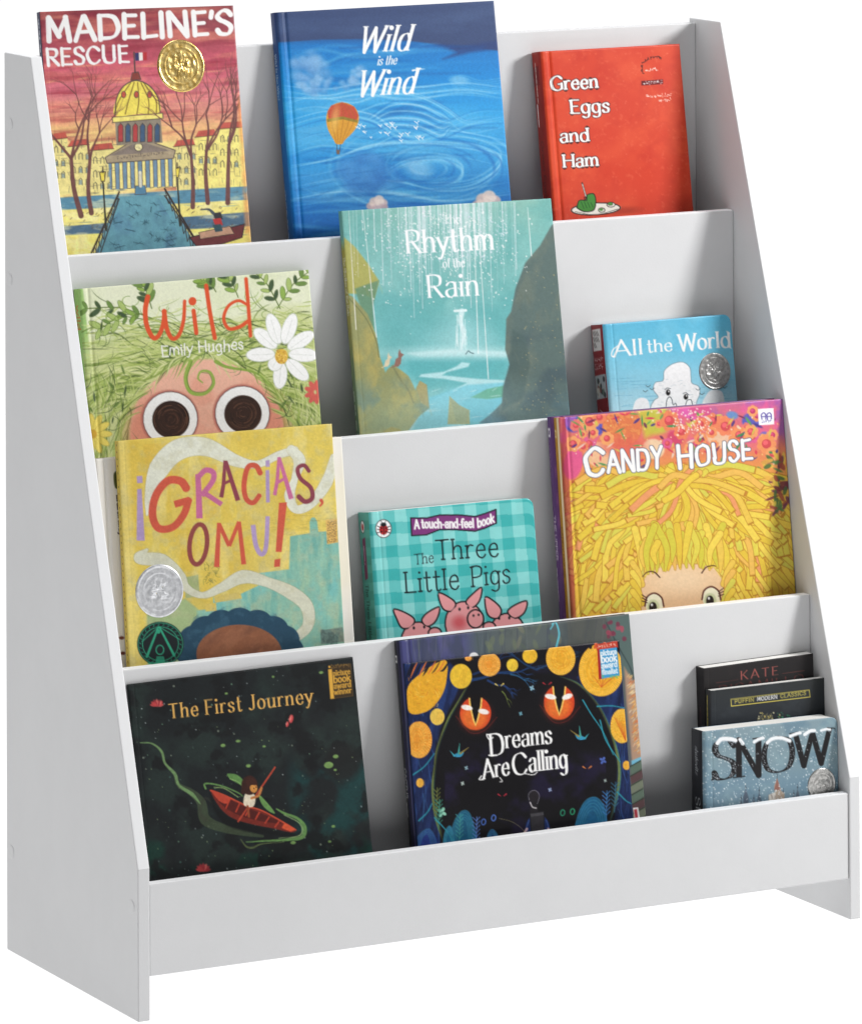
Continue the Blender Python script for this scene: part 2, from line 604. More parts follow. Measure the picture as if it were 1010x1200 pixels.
    def scribble(self, p0, p1, h, col, n=8, w=1.2, seed=1, alpha=1.0):
        """writing too small in the photograph to read: rows of little strokes"""
        rng = random.Random(seed)
        d = np.array(p1, float) - np.array(p0, float)
        L = np.linalg.norm(d); d = d / L
        u = self.up
        for i in range(n):
            a = np.array(p0, float) + d * L * (i + 0.1) / n
            cw = L / n * 0.72
            for _ in range(3):
                q = a + d * rng.uniform(0, cw) + u * rng.uniform(0, h)
                if rng.random() < 0.5:
                    r = q + u * rng.choice((-1, 1)) * h * 0.5
                else:
                    r = q + d * cw * 0.6
                self.line([tuple(q), tuple(r)], w, col, alpha)

    def colors(self):
        g = (self.img @ np.array([0.3, 0.59, 0.11]))[..., None]
        return s2l(g + (self.img - g) * 0.91) * INK


def parse_font(src):
    font = {}
    for ln in src.strip().splitlines():
        ch, adv, rest = ln.split(' ', 2)
        strokes = []
        for part in rest.split('|'):
            t = part.split()
            strokes.append((t[0], [tuple(float(q) for q in a.split(',')) for a in t[1:]]))
        font[ch] = (float(adv), strokes)
    return font


FONT = parse_font('''
A 74 l 2,0 37,100|l 37,100 72,0|l 15,35 59,35
B 62 l 8,0 8,100|c 8,100 35,100 52,90 54,75 48,58 32,53 8,53|c 8,53 36,53 56,43 60,27 54,8 36,0 8,0
C 70 c 66,80 52,97 36,100 16,90 5,65 5,38 16,10 36,0 54,4 67,20
D 74 l 8,0 8,100|c 8,99 40,98 62,84 69,50 62,16 40,2 8,1
E 56 l 8,0 8,100|l 8,97 52,97|l 8,52 44,52|l 8,3 54,3
F 54 l 8,0 8,100|l 8,97 52,97|l 8,50 42,50
G 76 c 68,82 54,97 38,100 17,90 5,65 5,36 16,10 38,0 56,4 68,16|l 68,44 68,14|l 46,44 70,44
H 74 l 8,0 8,100|l 66,0 66,100|l 8,52 66,52
I 18 l 9,0 9,100
J 44 l 34,100 34,28|c 34,28 30,8 16,0 3,9
K 66 l 8,0 8,100|l 60,100 8,42|l 24,58 64,0
L 54 l 8,100 8,0|l 8,3 52,3
M 88 l 8,0 14,100|l 14,100 44,22|l 44,22 74,100|l 74,100 80,0
N 76 l 8,0 8,100|l 8,100 68,0|l 68,0 68,100
O 80 c 40,100 14,88 5,50 14,12 40,0 66,12 75,50 66,88 40,100
P 60 l 8,0 8,100|c 8,99 36,99 54,90 57,73 52,54 36,47 8,46
R 66 l 8,0 8,100|c 8,99 36,99 54,90 57,73 52,56 36,49 8,48|l 30,48 62,0
S 56 c 50,82 40,97 28,100 12,94 7,78 14,62 30,53 46,42 52,24 44,6 28,0 12,4 5,18
T 64 l 32,0 32,98|l 2,97 62,97
U 72 l 8,100 8,30|c 8,30 14,8 36,0 58,8 64,30|l 64,30 64,100
V 70 l 2,100 35,0|l 35,0 68,100
W 100 l 2,100 26,0|l 26,0 50,92|l 50,92 74,0|l 74,0 98,100
Y 66 l 2,100 33,48|l 64,100 33,48|l 33,50 33,0
a 52 c 8,52 18,63 30,65 41,60 43,46|l 43,50 43,0|c 43,38 24,36 8,28 6,14 14,2 26,0 38,8 43,18
b 56 l 8,100 8,0|c 8,45 18,62 32,65 46,56 51,33 46,9 32,0 18,3 8,20
c 48 c 44,52 36,63 27,65 12,56 5,33 12,9 27,0 38,4 45,14
d 56 l 48,100 48,0|c 48,45 38,62 25,65 11,56 5,33 11,9 25,0 38,3 48,20
e 50 l 6,36 44,36|c 44,36 42,54 34,64 26,65 12,56 5,33 12,9 27,0 38,4 45,14
f 34 c 36,93 30,100 22,98 16,88 15,70|l 15,74 15,0|l 3,64 30,64
g 54 c 46,45 37,62 25,65 11,56 5,34 11,10 25,2 38,8 46,22|l 46,64 46,10|c 46,10 45,-12 39,-26 24,-31 8,-24
h 56 l 8,100 8,0|c 8,42 18,60 32,65 43,58 46,42|l 46,46 46,0
i 18 l 9,65 9,0|d 9,90
k 52 l 8,100 8,0|l 44,65 8,28|l 20,40 48,0
l 18 l 9,100 9,0
m 84 l 8,65 8,0|c 8,42 16,60 27,65 38,58 41,44|l 41,46 41,0|c 41,42 50,60 61,65 71,58 75,44|l 75,46 75,0
n 56 l 8,65 8,0|c 8,42 18,60 32,65 43,58 46,42|l 46,46 46,0
o 54 c 27,65 11,56 5,33 11,9 27,0 43,9 49,33 43,56 27,65
p 56 l 8,65 8,-30|c 8,45 18,62 32,65 46,56 51,33 46,9 32,0 18,3 8,20
r 38 l 8,65 8,0|c 8,38 14,56 24,64 36,61
s 44 c 38,53 30,63 21,65 10,60 7,50 14,39 24,34 34,27 38,16 32,4 21,0 10,3 4,13
t 34 l 14,90 14,18|c 14,18 17,3 25,0 33,6|l 2,64 30,64
u 56 l 8,65 8,24|c 8,24 11,6 22,0 36,6 46,24|l 46,65 46,0
v 50 l 2,65 25,0|l 25,0 48,65
w 76 l 2,65 20,0|l 20,0 38,60|l 38,60 56,0|l 56,0 74,65
x 48 l 3,65 45,0|l 45,65 3,0
y 50 l 2,65 25,4|l 48,65 25,4|c 25,4 18,-16 10,-28 2,-26
z 46 l 4,62 42,62|l 42,62 4,2|l 4,2 43,2
' 12 l 8,100 5,76
- 30 l 4,34 26,34
. 14 d 7,4
, 14 l 8,6 4,-14
! 18 l 9,100 9,28|d 9,4
''')


# ------------------------------------------------------------------ books
def set_art(me, cols):
    a = me.color_attributes.new('art', 'FLOAT_COLOR', 'POINT')
    n = len(me.vertices)
    arr = np.ones((n, 4), np.float32)
    arr[:, :3] = cols
    a.data.foreach_set('color', arr.ravel())


def grid_shell(name, cv, P, Nrm, thick, mat, parent, rim=None):
    """a sheet whose front is the painted grid P (nv x nu x 3), closed behind at depth 'thick' along Nrm"""
    nv, nu = cv.nv, cv.nu
    n = nv * nu
    idx = np.arange(n).reshape(nv, nu)
    q = np.stack([idx[:-1, :-1], idx[1:, :-1], idx[1:, 1:], idx[:-1, 1:]], -1).reshape(-1, 4)
    ring = np.concatenate([idx[0, :-1], idx[:-1, -1], idx[-1, :0:-1], idx[:0:-1, 0]])
    m = len(ring)
    V = P.reshape(-1, 3)
    Vr = V[ring]
    Vb = Vr + np.array(Nrm) * thick
    verts = np.concatenate([V, Vr, Vb]).astype(np.float32)
    i = np.arange(m); j = (i + 1) % m
    side = np.stack([n + i, n + j, n + m + j, n + m + i], -1)
    me = bpy.data.meshes.new(name)
    me.vertices.add(len(verts)); me.vertices.foreach_set('co', verts.ravel())
    quads = np.concatenate([q, side])
    loops = np.concatenate([quads.ravel(), (n + m + np.arange(m))[::-1]])
    nq = len(quads)
    me.loops.add(len(loops)); me.loops.foreach_set('vertex_index', loops.astype(np.int32))
    me.polygons.add(nq + 1)
    st = np.concatenate([np.arange(nq) * 4, [nq * 4]])
    tt = np.concatenate([np.full(nq, 4), [m]])
    me.polygons.foreach_set('loop_start', st.astype(np.int32))
    me.polygons.foreach_set('loop_total', tt.astype(np.int32))
    sm = np.zeros(nq + 1, bool); sm[:len(q)] = True
    me.polygons.foreach_set('use_smooth', sm)
    me.update(calc_edges=True)
    me.validate()
    me.materials.append(mat)
    c = cv.colors().reshape(-1, 3)
    rc = c[ring] if rim is None else np.tile(s2l(np.array(rim) / 255.0) * INK, (m, 1))
    set_art(me, np.concatenate([c, rc, rc]))
    return link(bpy.data.objects.new(name, me), parent)


def seal(cv, root, w, h, cx, cy, r_art, mat, name='award_seal', seed=3, Yg=None):
    """embossed foil seal stuck on the cover: raised rim, beads and a raised relief in the middle"""
    u, v = cv.uv(cx, cy)
    u2, v2 = cv.uv(cx + r_art, cy)
    R = abs(u2 - u) * w
    X0, Z0 = u * w, (1 - v) * h
    nr, na = 26, 72
    nvv, nuu = Yg.shape

    def base(x, z):                              # the seal follows the bow of the cover
        i = min(max(x / w, 0), 1) * (nuu - 1); j = min(max(1 - z / h, 0), 1) * (nvv - 1)
        return Yg[int(round(j)), int(round(i))]
    rng = np.random.RandomState(seed)
    g = rng.rand(12, 24)
    verts = [(X0, base(X0, Z0) - 0.0006, Z0)]
    for i in range(1, nr + 1):
        t = i / nr
        for k in range(na):
            a = 2 * math.pi * k / na
            hgt = 0.00035
            if t < 0.66:
                x, y = t * math.cos(a) * 7.4 + 6, t * math.sin(a) * 7.4 + 6
                xi, yi = int(x), int(y)
                fx, fy = x - xi, y - yi
                f = (g[yi, xi] * (1 - fx) + g[yi, xi + 1] * fx) * (1 - fy) + (g[yi + 1, xi] * (1 - fx) + g[yi + 1, xi + 1] * fx) * fy
                hgt += 0.0008 * (f - 0.3) * min(1, (0.66 - t) * 8)
                qx, qz = t * math.cos(a), t * math.sin(a)
                hgt += 0.00028 * math.sin(qx * 31 + 4 * math.sin(qz * 13)) * math.sin(qz * 27 + 3 * math.sin(qx * 17 + seed)) * min(1, (0.66 - t) * 8)
            elif t < 0.72:
                hgt += 0.00035
            elif t < 0.9:
                hgt += 0.00022 * (1 if math.sin(a * 21 + math.sin(a * 5) * 2) > 0.1 else 0)
            elif t < 0.97:
                hgt += 0.00045
            else:
                hgt = 0.00008
            px, pz = X0 + R * t * math.cos(a), Z0 + R * t * math.sin(a)
            verts.append((px, base(px, pz) - hgt, pz))
    faces = [(0, 1 + (k + 1) % na, 1 + k) for k in range(na)]
    for i in range(nr - 1):
        for k in range(na):
            a, b = 1 + i * na + k, 1 + i * na + (k + 1) % na
            faces.append((a, b, b + na, a + na))
    o = mesh_obj(name, verts, faces, mat, root, smooth=True)
    return o


def make_book(name, label, spec, quad, art, kind, mat, spine_art=None, spine_base=(200, 200, 200), back=(200, 200, 200),
              round_r=0.0, bow=0.0, rim=None, seals=(), group='picture books displayed on the bookshelf', category='book', cell=0.0008):
    tier, x0, phi, w, h, th, dy, t = spec
    phi, th = math.radians(phi), math.radians(th)
    root = bpy.data.objects.new(name, None)
    link(root)
    root['label'] = label
    root['category'] = category
    root['group'] = group
    lift = -min(0.0, w * math.sin(phi))
    drop = t * math.tan(th)                      # leaning back, the rear lower edge reaches the trough floor first
    h -= drop
    f = drop / (h + drop)
    quad = [quad[0], quad[1], tuple(b + (a - b) * f for a, b in zip(quad[1], quad[2])), tuple(b + (a - b) * f for a, b in zip(quad[0], quad[3]))]
    y0 = BY[tier] + 0.0125 + dy
    M = Matrix.Translation((x0, y0 + lift * math.sin(th) + drop * math.sin(th), FZ[tier] + 0.0004 + lift * math.cos(th) + t * math.sin(th))) \
        @ Matrix.Rotation(-th, 4, 'X') @ Matrix.Rotation(-phi, 4, 'Y')
    root.matrix_world = M
    cv = Canvas(w, h, quad, cell)
    art(cv)
    u = np.linspace(0, 1, cv.nu); v = np.linspace(1, 0, cv.nv)
    Ug, Vg = np.meshgrid(u * w, v * h)
    Yg = np.zeros_like(Ug)
    hard, board = kind == 'hardback', kind == 'board'
    ct = 0.0024 if hard else (0.0016 if board else 0.0005)
    if hard:
        Yg += 0.0011 * np.exp(-((Ug - 0.0095) / 0.0016) ** 2)           # the joint pressed along the spine
        Yg += 0.0016 * np.clip(1 - Ug / 0.0026, 0, 1) ** 2
    elif board:
        Yg += 0.0020 * np.clip(1 - Ug / 0.0042, 0, 1) ** 2
        Yg += 0.0005 * np.exp(-((Ug - 0.0105) / 0.0010) ** 2)
    else:
        Yg += 0.00022 * np.exp(-((Ug - 0.006) / 0.0006) ** 2)            # crease of the paper cover
        Yg += 0.0004 * np.clip(1 - Ug / 0.001, 0, 1) ** 2
    edge = np.minimum.reduce([w - Ug, h - Vg, Vg])
    Yg += 0.0005 * np.clip(1 - edge / 0.0012, 0, 1) ** 2                 # softened board edge
    if bow:
        Yg -= bow * np.sin(np.clip(Ug / w, 0, 1) * math.pi) * (0.35 + 0.65 * Vg / h)
    if round_r:
        a = np.clip((Ug - (w - round_r)) / round_r, 0, 1)
        cut = round_r * (1 - np.sqrt(np.clip(1 - a * a, 0, 1)))
        Vg = cut + Vg * (h - 2 * cut) / h
    P = np.stack([Ug, Yg, Vg], -1)
    Ycov = Yg
    grid_shell('front_cover', cv, P, (0, 1, 0), ct, mat, root, rim)
    # page block
    ins = 0.003 if hard else 0.0004
    if round_r:
        ins = 0.0
        r = round_r
        prof = [(0.0018, 0.0002), (w - r, 0.0002)]
        prof += [(w - 0.0003 - r + r * math.sin(a), r - r * math.cos(a) + 0.0002) for a in np.linspace(0.1, math.pi / 2, 8)]
        prof += [(w - 0.0003 - r + r * math.cos(a), h - r + r * math.sin(a) - 0.0002) for a in np.linspace(0, math.pi / 2 - 0.1, 8)]
        prof += [(w - r, h - 0.0002), (0.0018, h - 0.0002)]
        n = len(prof)
        ya, yb = ct + 0.0018, t - ct
        vv = [(x, ya, z) for x, z in prof] + [(x, yb, z) for x, z in prof]
        ff = [tuple(range(n)), tuple(reversed(range(n, 2 * n)))] + [(i, i + n, (i + 1) % n + n, (i + 1) % n) for i in range(n)]
        mesh_obj('page_block', vv, ff, M_PAGES, root)
        vv = [(x, t - ct + 0.0001, z) for x, z in prof] + [(x, t, z) for x, z in prof]
        bo = mesh_obj('back_cover', vv, ff, mat, root)
    else:
        box('page_block', (0.0018, ct + (0.0014 if hard else 0.0006), ins), (w - ins, t - ct - 0.0001, h - ins), M_PAGES, root)
        bo = box('back_cover', (0.0004, t - ct, 0.0), (w, t, h), mat, root)
    set_art(bo.data, np.tile(s2l(np.array(back) / 255.0) * INK, (len(bo.data.vertices), 1)))
    # spine
    ts = t
    sc = Canvas(max(ts, 0.003), h, [(0, 0), (ts * 1000, 0), (ts * 1000, h * 1000), (0, h * 1000)], 0.0008)
    sc.fill(spine_base)
    if spine_art:
        spine_art(sc, ts * 1000, h * 1000)
    s = np.linspace(0, 1, sc.nu); v = np.linspace(1, 0, sc.nv)
    Sg, Zg = np.meshgrid(s, v * h)
    b = 0.0016 if hard else (0.0012 if board else 0.0004)
    y_lo = 0.0016 if hard else (0.0020 if board else 0.0004)
    Xg = -b * (1 - (2 * Sg - 1) ** 4) * 0.9 - 0.0001
    Yg = (t - 0.0003) - Sg * (t - 0.0003 - y_lo)
    grid_shell('spine', sc, np.stack([Xg, Yg, Zg], -1), (1, 0, 0), 0.0016, mat, root)
    for (cx, cy, r, m, sd) in seals:
        seal(cv, root, w, h, cx, cy, r, m, seed=sd, Yg=Ycov)
    return root


def quad_in(q, ox, oy, s):
    """cover corners in the coordinates the artwork was measured in"""
    return [((x - ox) * s, (y - oy) * s) for x, y in q]


# ------------------------------------------------------------------ the printed covers (coordinates of each artwork are its own)
WHITE = (250, 249, 247)


def tree_branches(cv, rng, x, y, ang, ln, w, col, depth):
    """a bare tree: forked, wavering brush lines"""
    x2 = x + ln * math.cos(ang); y2 = y - ln * math.sin(ang)
    mx = (x + x2) / 2 + rng.uniform(-.08, .08) * ln; my = (y + y2) / 2 + rng.uniform(-.08, .08) * ln
    cv.line([(x, y), (mx, my), (x2, y2)], (w, w * 0.62), col, 0.95, smooth=True)
    if depth:
        for k in range(rng.choice((2, 3, 3))):
            tree_branches(cv, rng, x2, y2, ang + rng.uniform(-0.62, 0.62), ln * rng.uniform(0.5, 0.78), w * 0.52, col, depth - 1)


def art_sunset_dome(cv):
    rng = random.Random(4)
    cv.grad([(30, (140, 68, 74)), (130, (168, 70, 84)), (240, (214, 92, 112)), (340, (226, 122, 134)), (420, (234, 156, 130)), (480, (244, 196, 126)), (540, (246, 226, 136))])
    cv.wash((245, 150, 120), 60, 3, 0.45, 0.7, 0.55, (4, 0.5), -0.06)
    cv.wash((150, 40, 60), 50, 5, 0.5, 0.75, 0.5, (5, 0.5), -0.06)
    for _ in range(60):
        y = rng.uniform(230, 470); x = rng.uniform(160, 860)
        cv.line([(x, y), (x + rng.uniform(40, 160), y - 6 + rng.uniform(-5, 5))], rng.uniform(2, 6), rng.choice([(236, 160, 140), (178, 48, 66), (250, 196, 130), (225, 98, 96)]), 0.4, taper=True)
    # buildings, banks, water
    for (a, b, tp, d) in ((186, 250, 520, 0), (250, 330, 545, 0), (330, 420, 560, 0), (640, 720, 545, 0), (720, 800, 510, 0), (800, 900, 480, 0)):
        cv.poly([(a, tp), (b, tp - 8), (b + 14, 720), (a + 14, 730)], rng.choice([(240, 224, 140), (248, 232, 128), (232, 214, 132)]))
        cv.poly([(a, tp), (a + 14, tp - 24), (b - 8, tp - 30), (b, tp - 8)], (205, 92, 78))
        for k in range(int((b - a) / 26)):
            x = a + 16 + k * 26
            for y in (tp + 28, tp + 78, tp + 122):
                cv.line([(x, y + 18), (x, y), (x + 7, y - 6), (x + 12, y), (x + 13, y + 18)], 2.6, (70, 70, 66), 0.8, smooth=False)
                if rng.random() < 0.5:
                    cv.poly([(x + 1, y + 18), (x + 1, y + 1), (x + 11, y), (x + 12, y + 18)], (110, 140, 160), 0.7)
        cv.line([(a, tp), (b, tp - 8)], 3, (80, 60, 50), 0.8)
    cv.poly([(190, 735), (920, 690), (930, 760), (200, 800)], (92, 146, 172))
    cv.poly([(200, 780), (930, 740), (935, 800), (205, 850)], (248, 232, 128))
    cv.poly([(220, 840), (930, 785), (935, 850), (230, 885)], (84, 116, 142))
    cv.poly([(225, 872), (935, 838), (950, 1200), (240, 1260)], (250, 234, 120))
    cv.wash((255, 246, 190), 40, 9, 0.5, 0.7, 0.5, (2, 0.6), 0.0, np.clip((cv.Y - 700) / 30, 0, 1))
    for _ in range(50):
        y = rng.uniform(700, 880); x = rng.uniform(200, 900)
        cv.line([(x, y), (x + rng.uniform(20, 70), y - 3)], rng.uniform(1.5, 4), rng.choice([(60, 100, 130), (130, 175, 190), (40, 70, 100)]), 0.45, taper=True)
    # bridge deck
    cv.poly([(437, 728), (606, 724), (740, 930), (860, 1200), (290, 1230), (352, 940)], (104, 162, 178))
    cv.wash((84, 128, 160), 40, 12, 0.45, 0.7, 0.6, (1, 2), 0, np.clip((cv.Y - 730) / 10, 0, 1) * (np.abs(cv.X - 525) < 60 + (cv.Y - 730) * 0.55))
    for _ in range(26):
        x = rng.uniform(420, 640); y = rng.uniform(745, 930)
        if abs(x - 525) < 70 + (y - 730) * 0.5:
            for _ in range(3):
                a = rng.uniform(0, 3.14); q = rng.uniform(9, 22)
                cv.line([(x - q * math.cos(a), y - q * .6 * math.sin(a)), (x + q * math.cos(a), y + q * .6 * math.sin(a))], 1.8, (38, 70, 84), 0.7)
    ink = (62, 52, 48)
    for (xa, ya, xb, yb) in ((440, 712, 338, 938), (608, 700, 735, 910)):
        cv.line([(xa, ya), (xb, yb)], 6, ink); cv.line([(xa, ya + 26), (xb + (8 if xb > 500 else 30), yb + 10)], 4, ink)
        for k in range(9):
            t, t2 = k / 9, (k + 1) / 9
            p = lambda t, o: (xa + (xb - xa) * t, ya + (yb - ya) * t + o * (1 + t * 1.6))
            cv.line([p(t, 0), p(t2, 26)], 3, ink, 0.85); cv.line([p(t2, 0), p(t, 26)], 3, ink, 0.85)
    for x, y in ((380, 640), (654, 625)):
        cv.line([(x, y + 30), (x + 12, y + 210)], (5, 8), (58, 58, 50))
        cv.poly([(x - 12, y), (x + 10, y - 3), (x + 6, y + 32), (x - 6, y + 33)], (246, 222, 80), edge=ink, ew=3)
        cv.line([(x, y - 20), (x, y)], 4, ink)
    # domed building
    dk = (84, 74, 72)
    cv.poly([(400, 600), (640, 572), (648, 690), (408, 704)], (118, 150, 176))
    for k in range(9):
        x = 412 + k * 28
        cv.poly([(x, 606 - k * 2.6), (x + 12, 604 - k * 2.6), (x + 16, 700 - k), (x + 2, 702 - k)], (250, 232, 140), edge=dk, ew=2)
    cv.poly([(388, 585), (510, 510), (648, 558), (640, 588), (396, 606)], (176, 158, 128), edge=dk, ew=3)
    cv.poly([(404, 578), (512, 524), (630, 560)], (140, 126, 116))
    cv.ell(511, 546, 15, 15, (250, 238, 170), edge=dk, ew=3)
    cv.poly([(424, 445), (592, 428), (600, 530), (430, 540)], (150, 138, 120))
    for k in range(6):
        x = 436 + k * 27
        cv.poly([(x, 528), (x, 470), (x + 9, 458), (x + 18, 468), (x + 18, 526)], (70, 96, 128) if k % 2 else (190, 70, 70), edge=dk, ew=2.5)
    cv.poly([(414, 436), (600, 420), (602, 440), (416, 456)], (250, 230, 120), edge=dk, ew=3)
    cv.poly([(424, 430), (428, 372), (452, 325), (500, 302), (548, 318), (580, 360), (590, 416), (510, 424)], (248, 226, 92), smooth=True, edge=None)
    for q in (440, 475, 512, 548, 574):
        cv.line([(q - 8 + (q - 505) * .16, 424), (q, 372), (505 + (q - 505) * 0.35, 308)], 4, (124, 98, 44), 0.9, smooth=True)
    for q in (456, 503, 552):
        cv.ell(q, 352, 8, 12, (210, 90, 70), edge=dk, ew=2.5)
    cv.line([(425, 428), (430, 368), (455, 322), (500, 300), (548, 318), (582, 362), (591, 416)], 4, dk, smooth=True)
    cv.poly([(482, 300), (488, 272), (510, 268), (520, 296)], (150, 70, 62), edge=dk, ew=2.5)
    cv.line([(498, 270), (494, 196)], 5, dk)
    for k, c in enumerate(((60, 60, 110), (240, 236, 230), (196, 54, 60))):
        cv.poly([(498 + k * 14, 198 - k), (513 + k * 14, 197 - k), (514 + k * 14, 226 - k), (499 + k * 14, 228 - k)], c)
    cv.poly([(500, 690), (536, 688), (540, 720), (498, 722)], (92, 140, 170), edge=dk, ew=2)
    cv.line([(519, 690), (517, 640)], 11, (226, 222, 200))
    for k in range(170):
        x, y = rng.choice((rng.uniform(185, 420), rng.uniform(640, 890))), rng.uniform(500, 720)
        if rng.random() < .5:
            cv.line([(x, y), (x + rng.uniform(8, 34), y + rng.uniform(-3, 1))], 1.6, dk, .7)
        else:
            cv.line([(x, y), (x + rng.uniform(-2, 2), y + rng.uniform(8, 26))], 1.6, dk, .7)
    for k in range(50):
        x, y = rng.uniform(400, 640), rng.uniform(430, 700)
        cv.line([(x, y), (x + rng.uniform(-3, 16), y + rng.uniform(-3, 18))], 1.4, dk, .6)
    cv.scribble((430, 592), (606, 572), 10, dk, 16, 1.5, 9)
    # bare trees
    for (x, y, a, ln, w, s) in ((300, 800, 1.74, 215, 20, 3), (338, 790, 1.60, 200, 18, 8), (712, 768, 1.60, 185, 17, 5), (768, 752, 1.60, 190, 17, 7), (842, 752, 1.55, 215, 18, 12)):
        r2 = random.Random(s)
        tree_branches(cv, r2, x, y, a, ln, w, (118, 74, 72), 4)
    for _ in range(110):
        x, y = rng.uniform(170, 880), rng.uniform(770, 850)
        if 400 < x < 690:
            continue
        cv.line([(x, y), (x + 5, y - 5)], 2.4, (110, 84, 60), 0.8)
    # steam boat
    cv.poly([(700, 880), (905, 830), (895, 880), (740, 930)], (120, 58, 62), edge=(50, 40, 50), ew=3)
    cv.poly([(735, 862), (850, 838), (866, 866), (740, 886)], (206, 158, 130), edge=(60, 50, 50), ew=2)
    for c, a in (((60, 60, 66), 790), ((200, 60, 60), 812), ((60, 90, 100), 834)):
        cv.poly([(786, a), (816, a - 4), (824, a + 22), (796, a + 26)], c)
    cv.line([(788, 790), (770, 776), (742, 778)], (12, 4), (80, 90, 100), smooth=True)
    cv.wash((240, 150, 80), 40, 14, 0.3, 0.6, 0.6, (1, 1), 0, np.clip((cv.X - 868 - (cv.Y - 300) * 0.06) / 12, 0, 1) * np.clip((cv.Y - 330) / 60, 0, 1))
    cv.mottle(18, 6, 0.09); cv.mottle(5, 7, 0.06)
    cv.text("MADELINE'S", (172, 155), (862, 127), 86, WHITE, w=0.235, thin=0.55, pen=24, jitter=2.5, track=10)
    cv.text("RESCUE", (174, 245), (476, 232), 62, WHITE, w=0.205, thin=0.5, pen=22, jitter=2.0, track=12)


def spine_navy(cv, w, h):
    cv.fill((44, 50, 84))
    for k in range(14):
        cv.scribble((w * 0.55, 8 + k * 12), (w * 0.55, 17 + k * 12), 2.2, (225, 225, 235), 4, 0.7, k)


def cloud_puffs(cv, rng, x, y, rx, ry, n, cols, alpha=0.8):
    for _ in range(n):
        a = rng.uniform(0, 6.28); d = rng.random() ** 0.7
        px, py = x + rx * d * math.cos(a), y + ry * d * math.sin(a)
        r = rng.uniform(0.18, 0.36) * ry
        cv.ell(px, py, r * 1.5, r * 1.25, rng.choice(cols), 0, alpha * 0.6, soft=r * 1.3)
        cv.ell(px - r * 0.2, py - r * 0.35, r * 0.9, r * 0.7, tuple(min(255, c + 20) for c in cols[-1]), 0, alpha * 0.4, soft=r * 1.1)


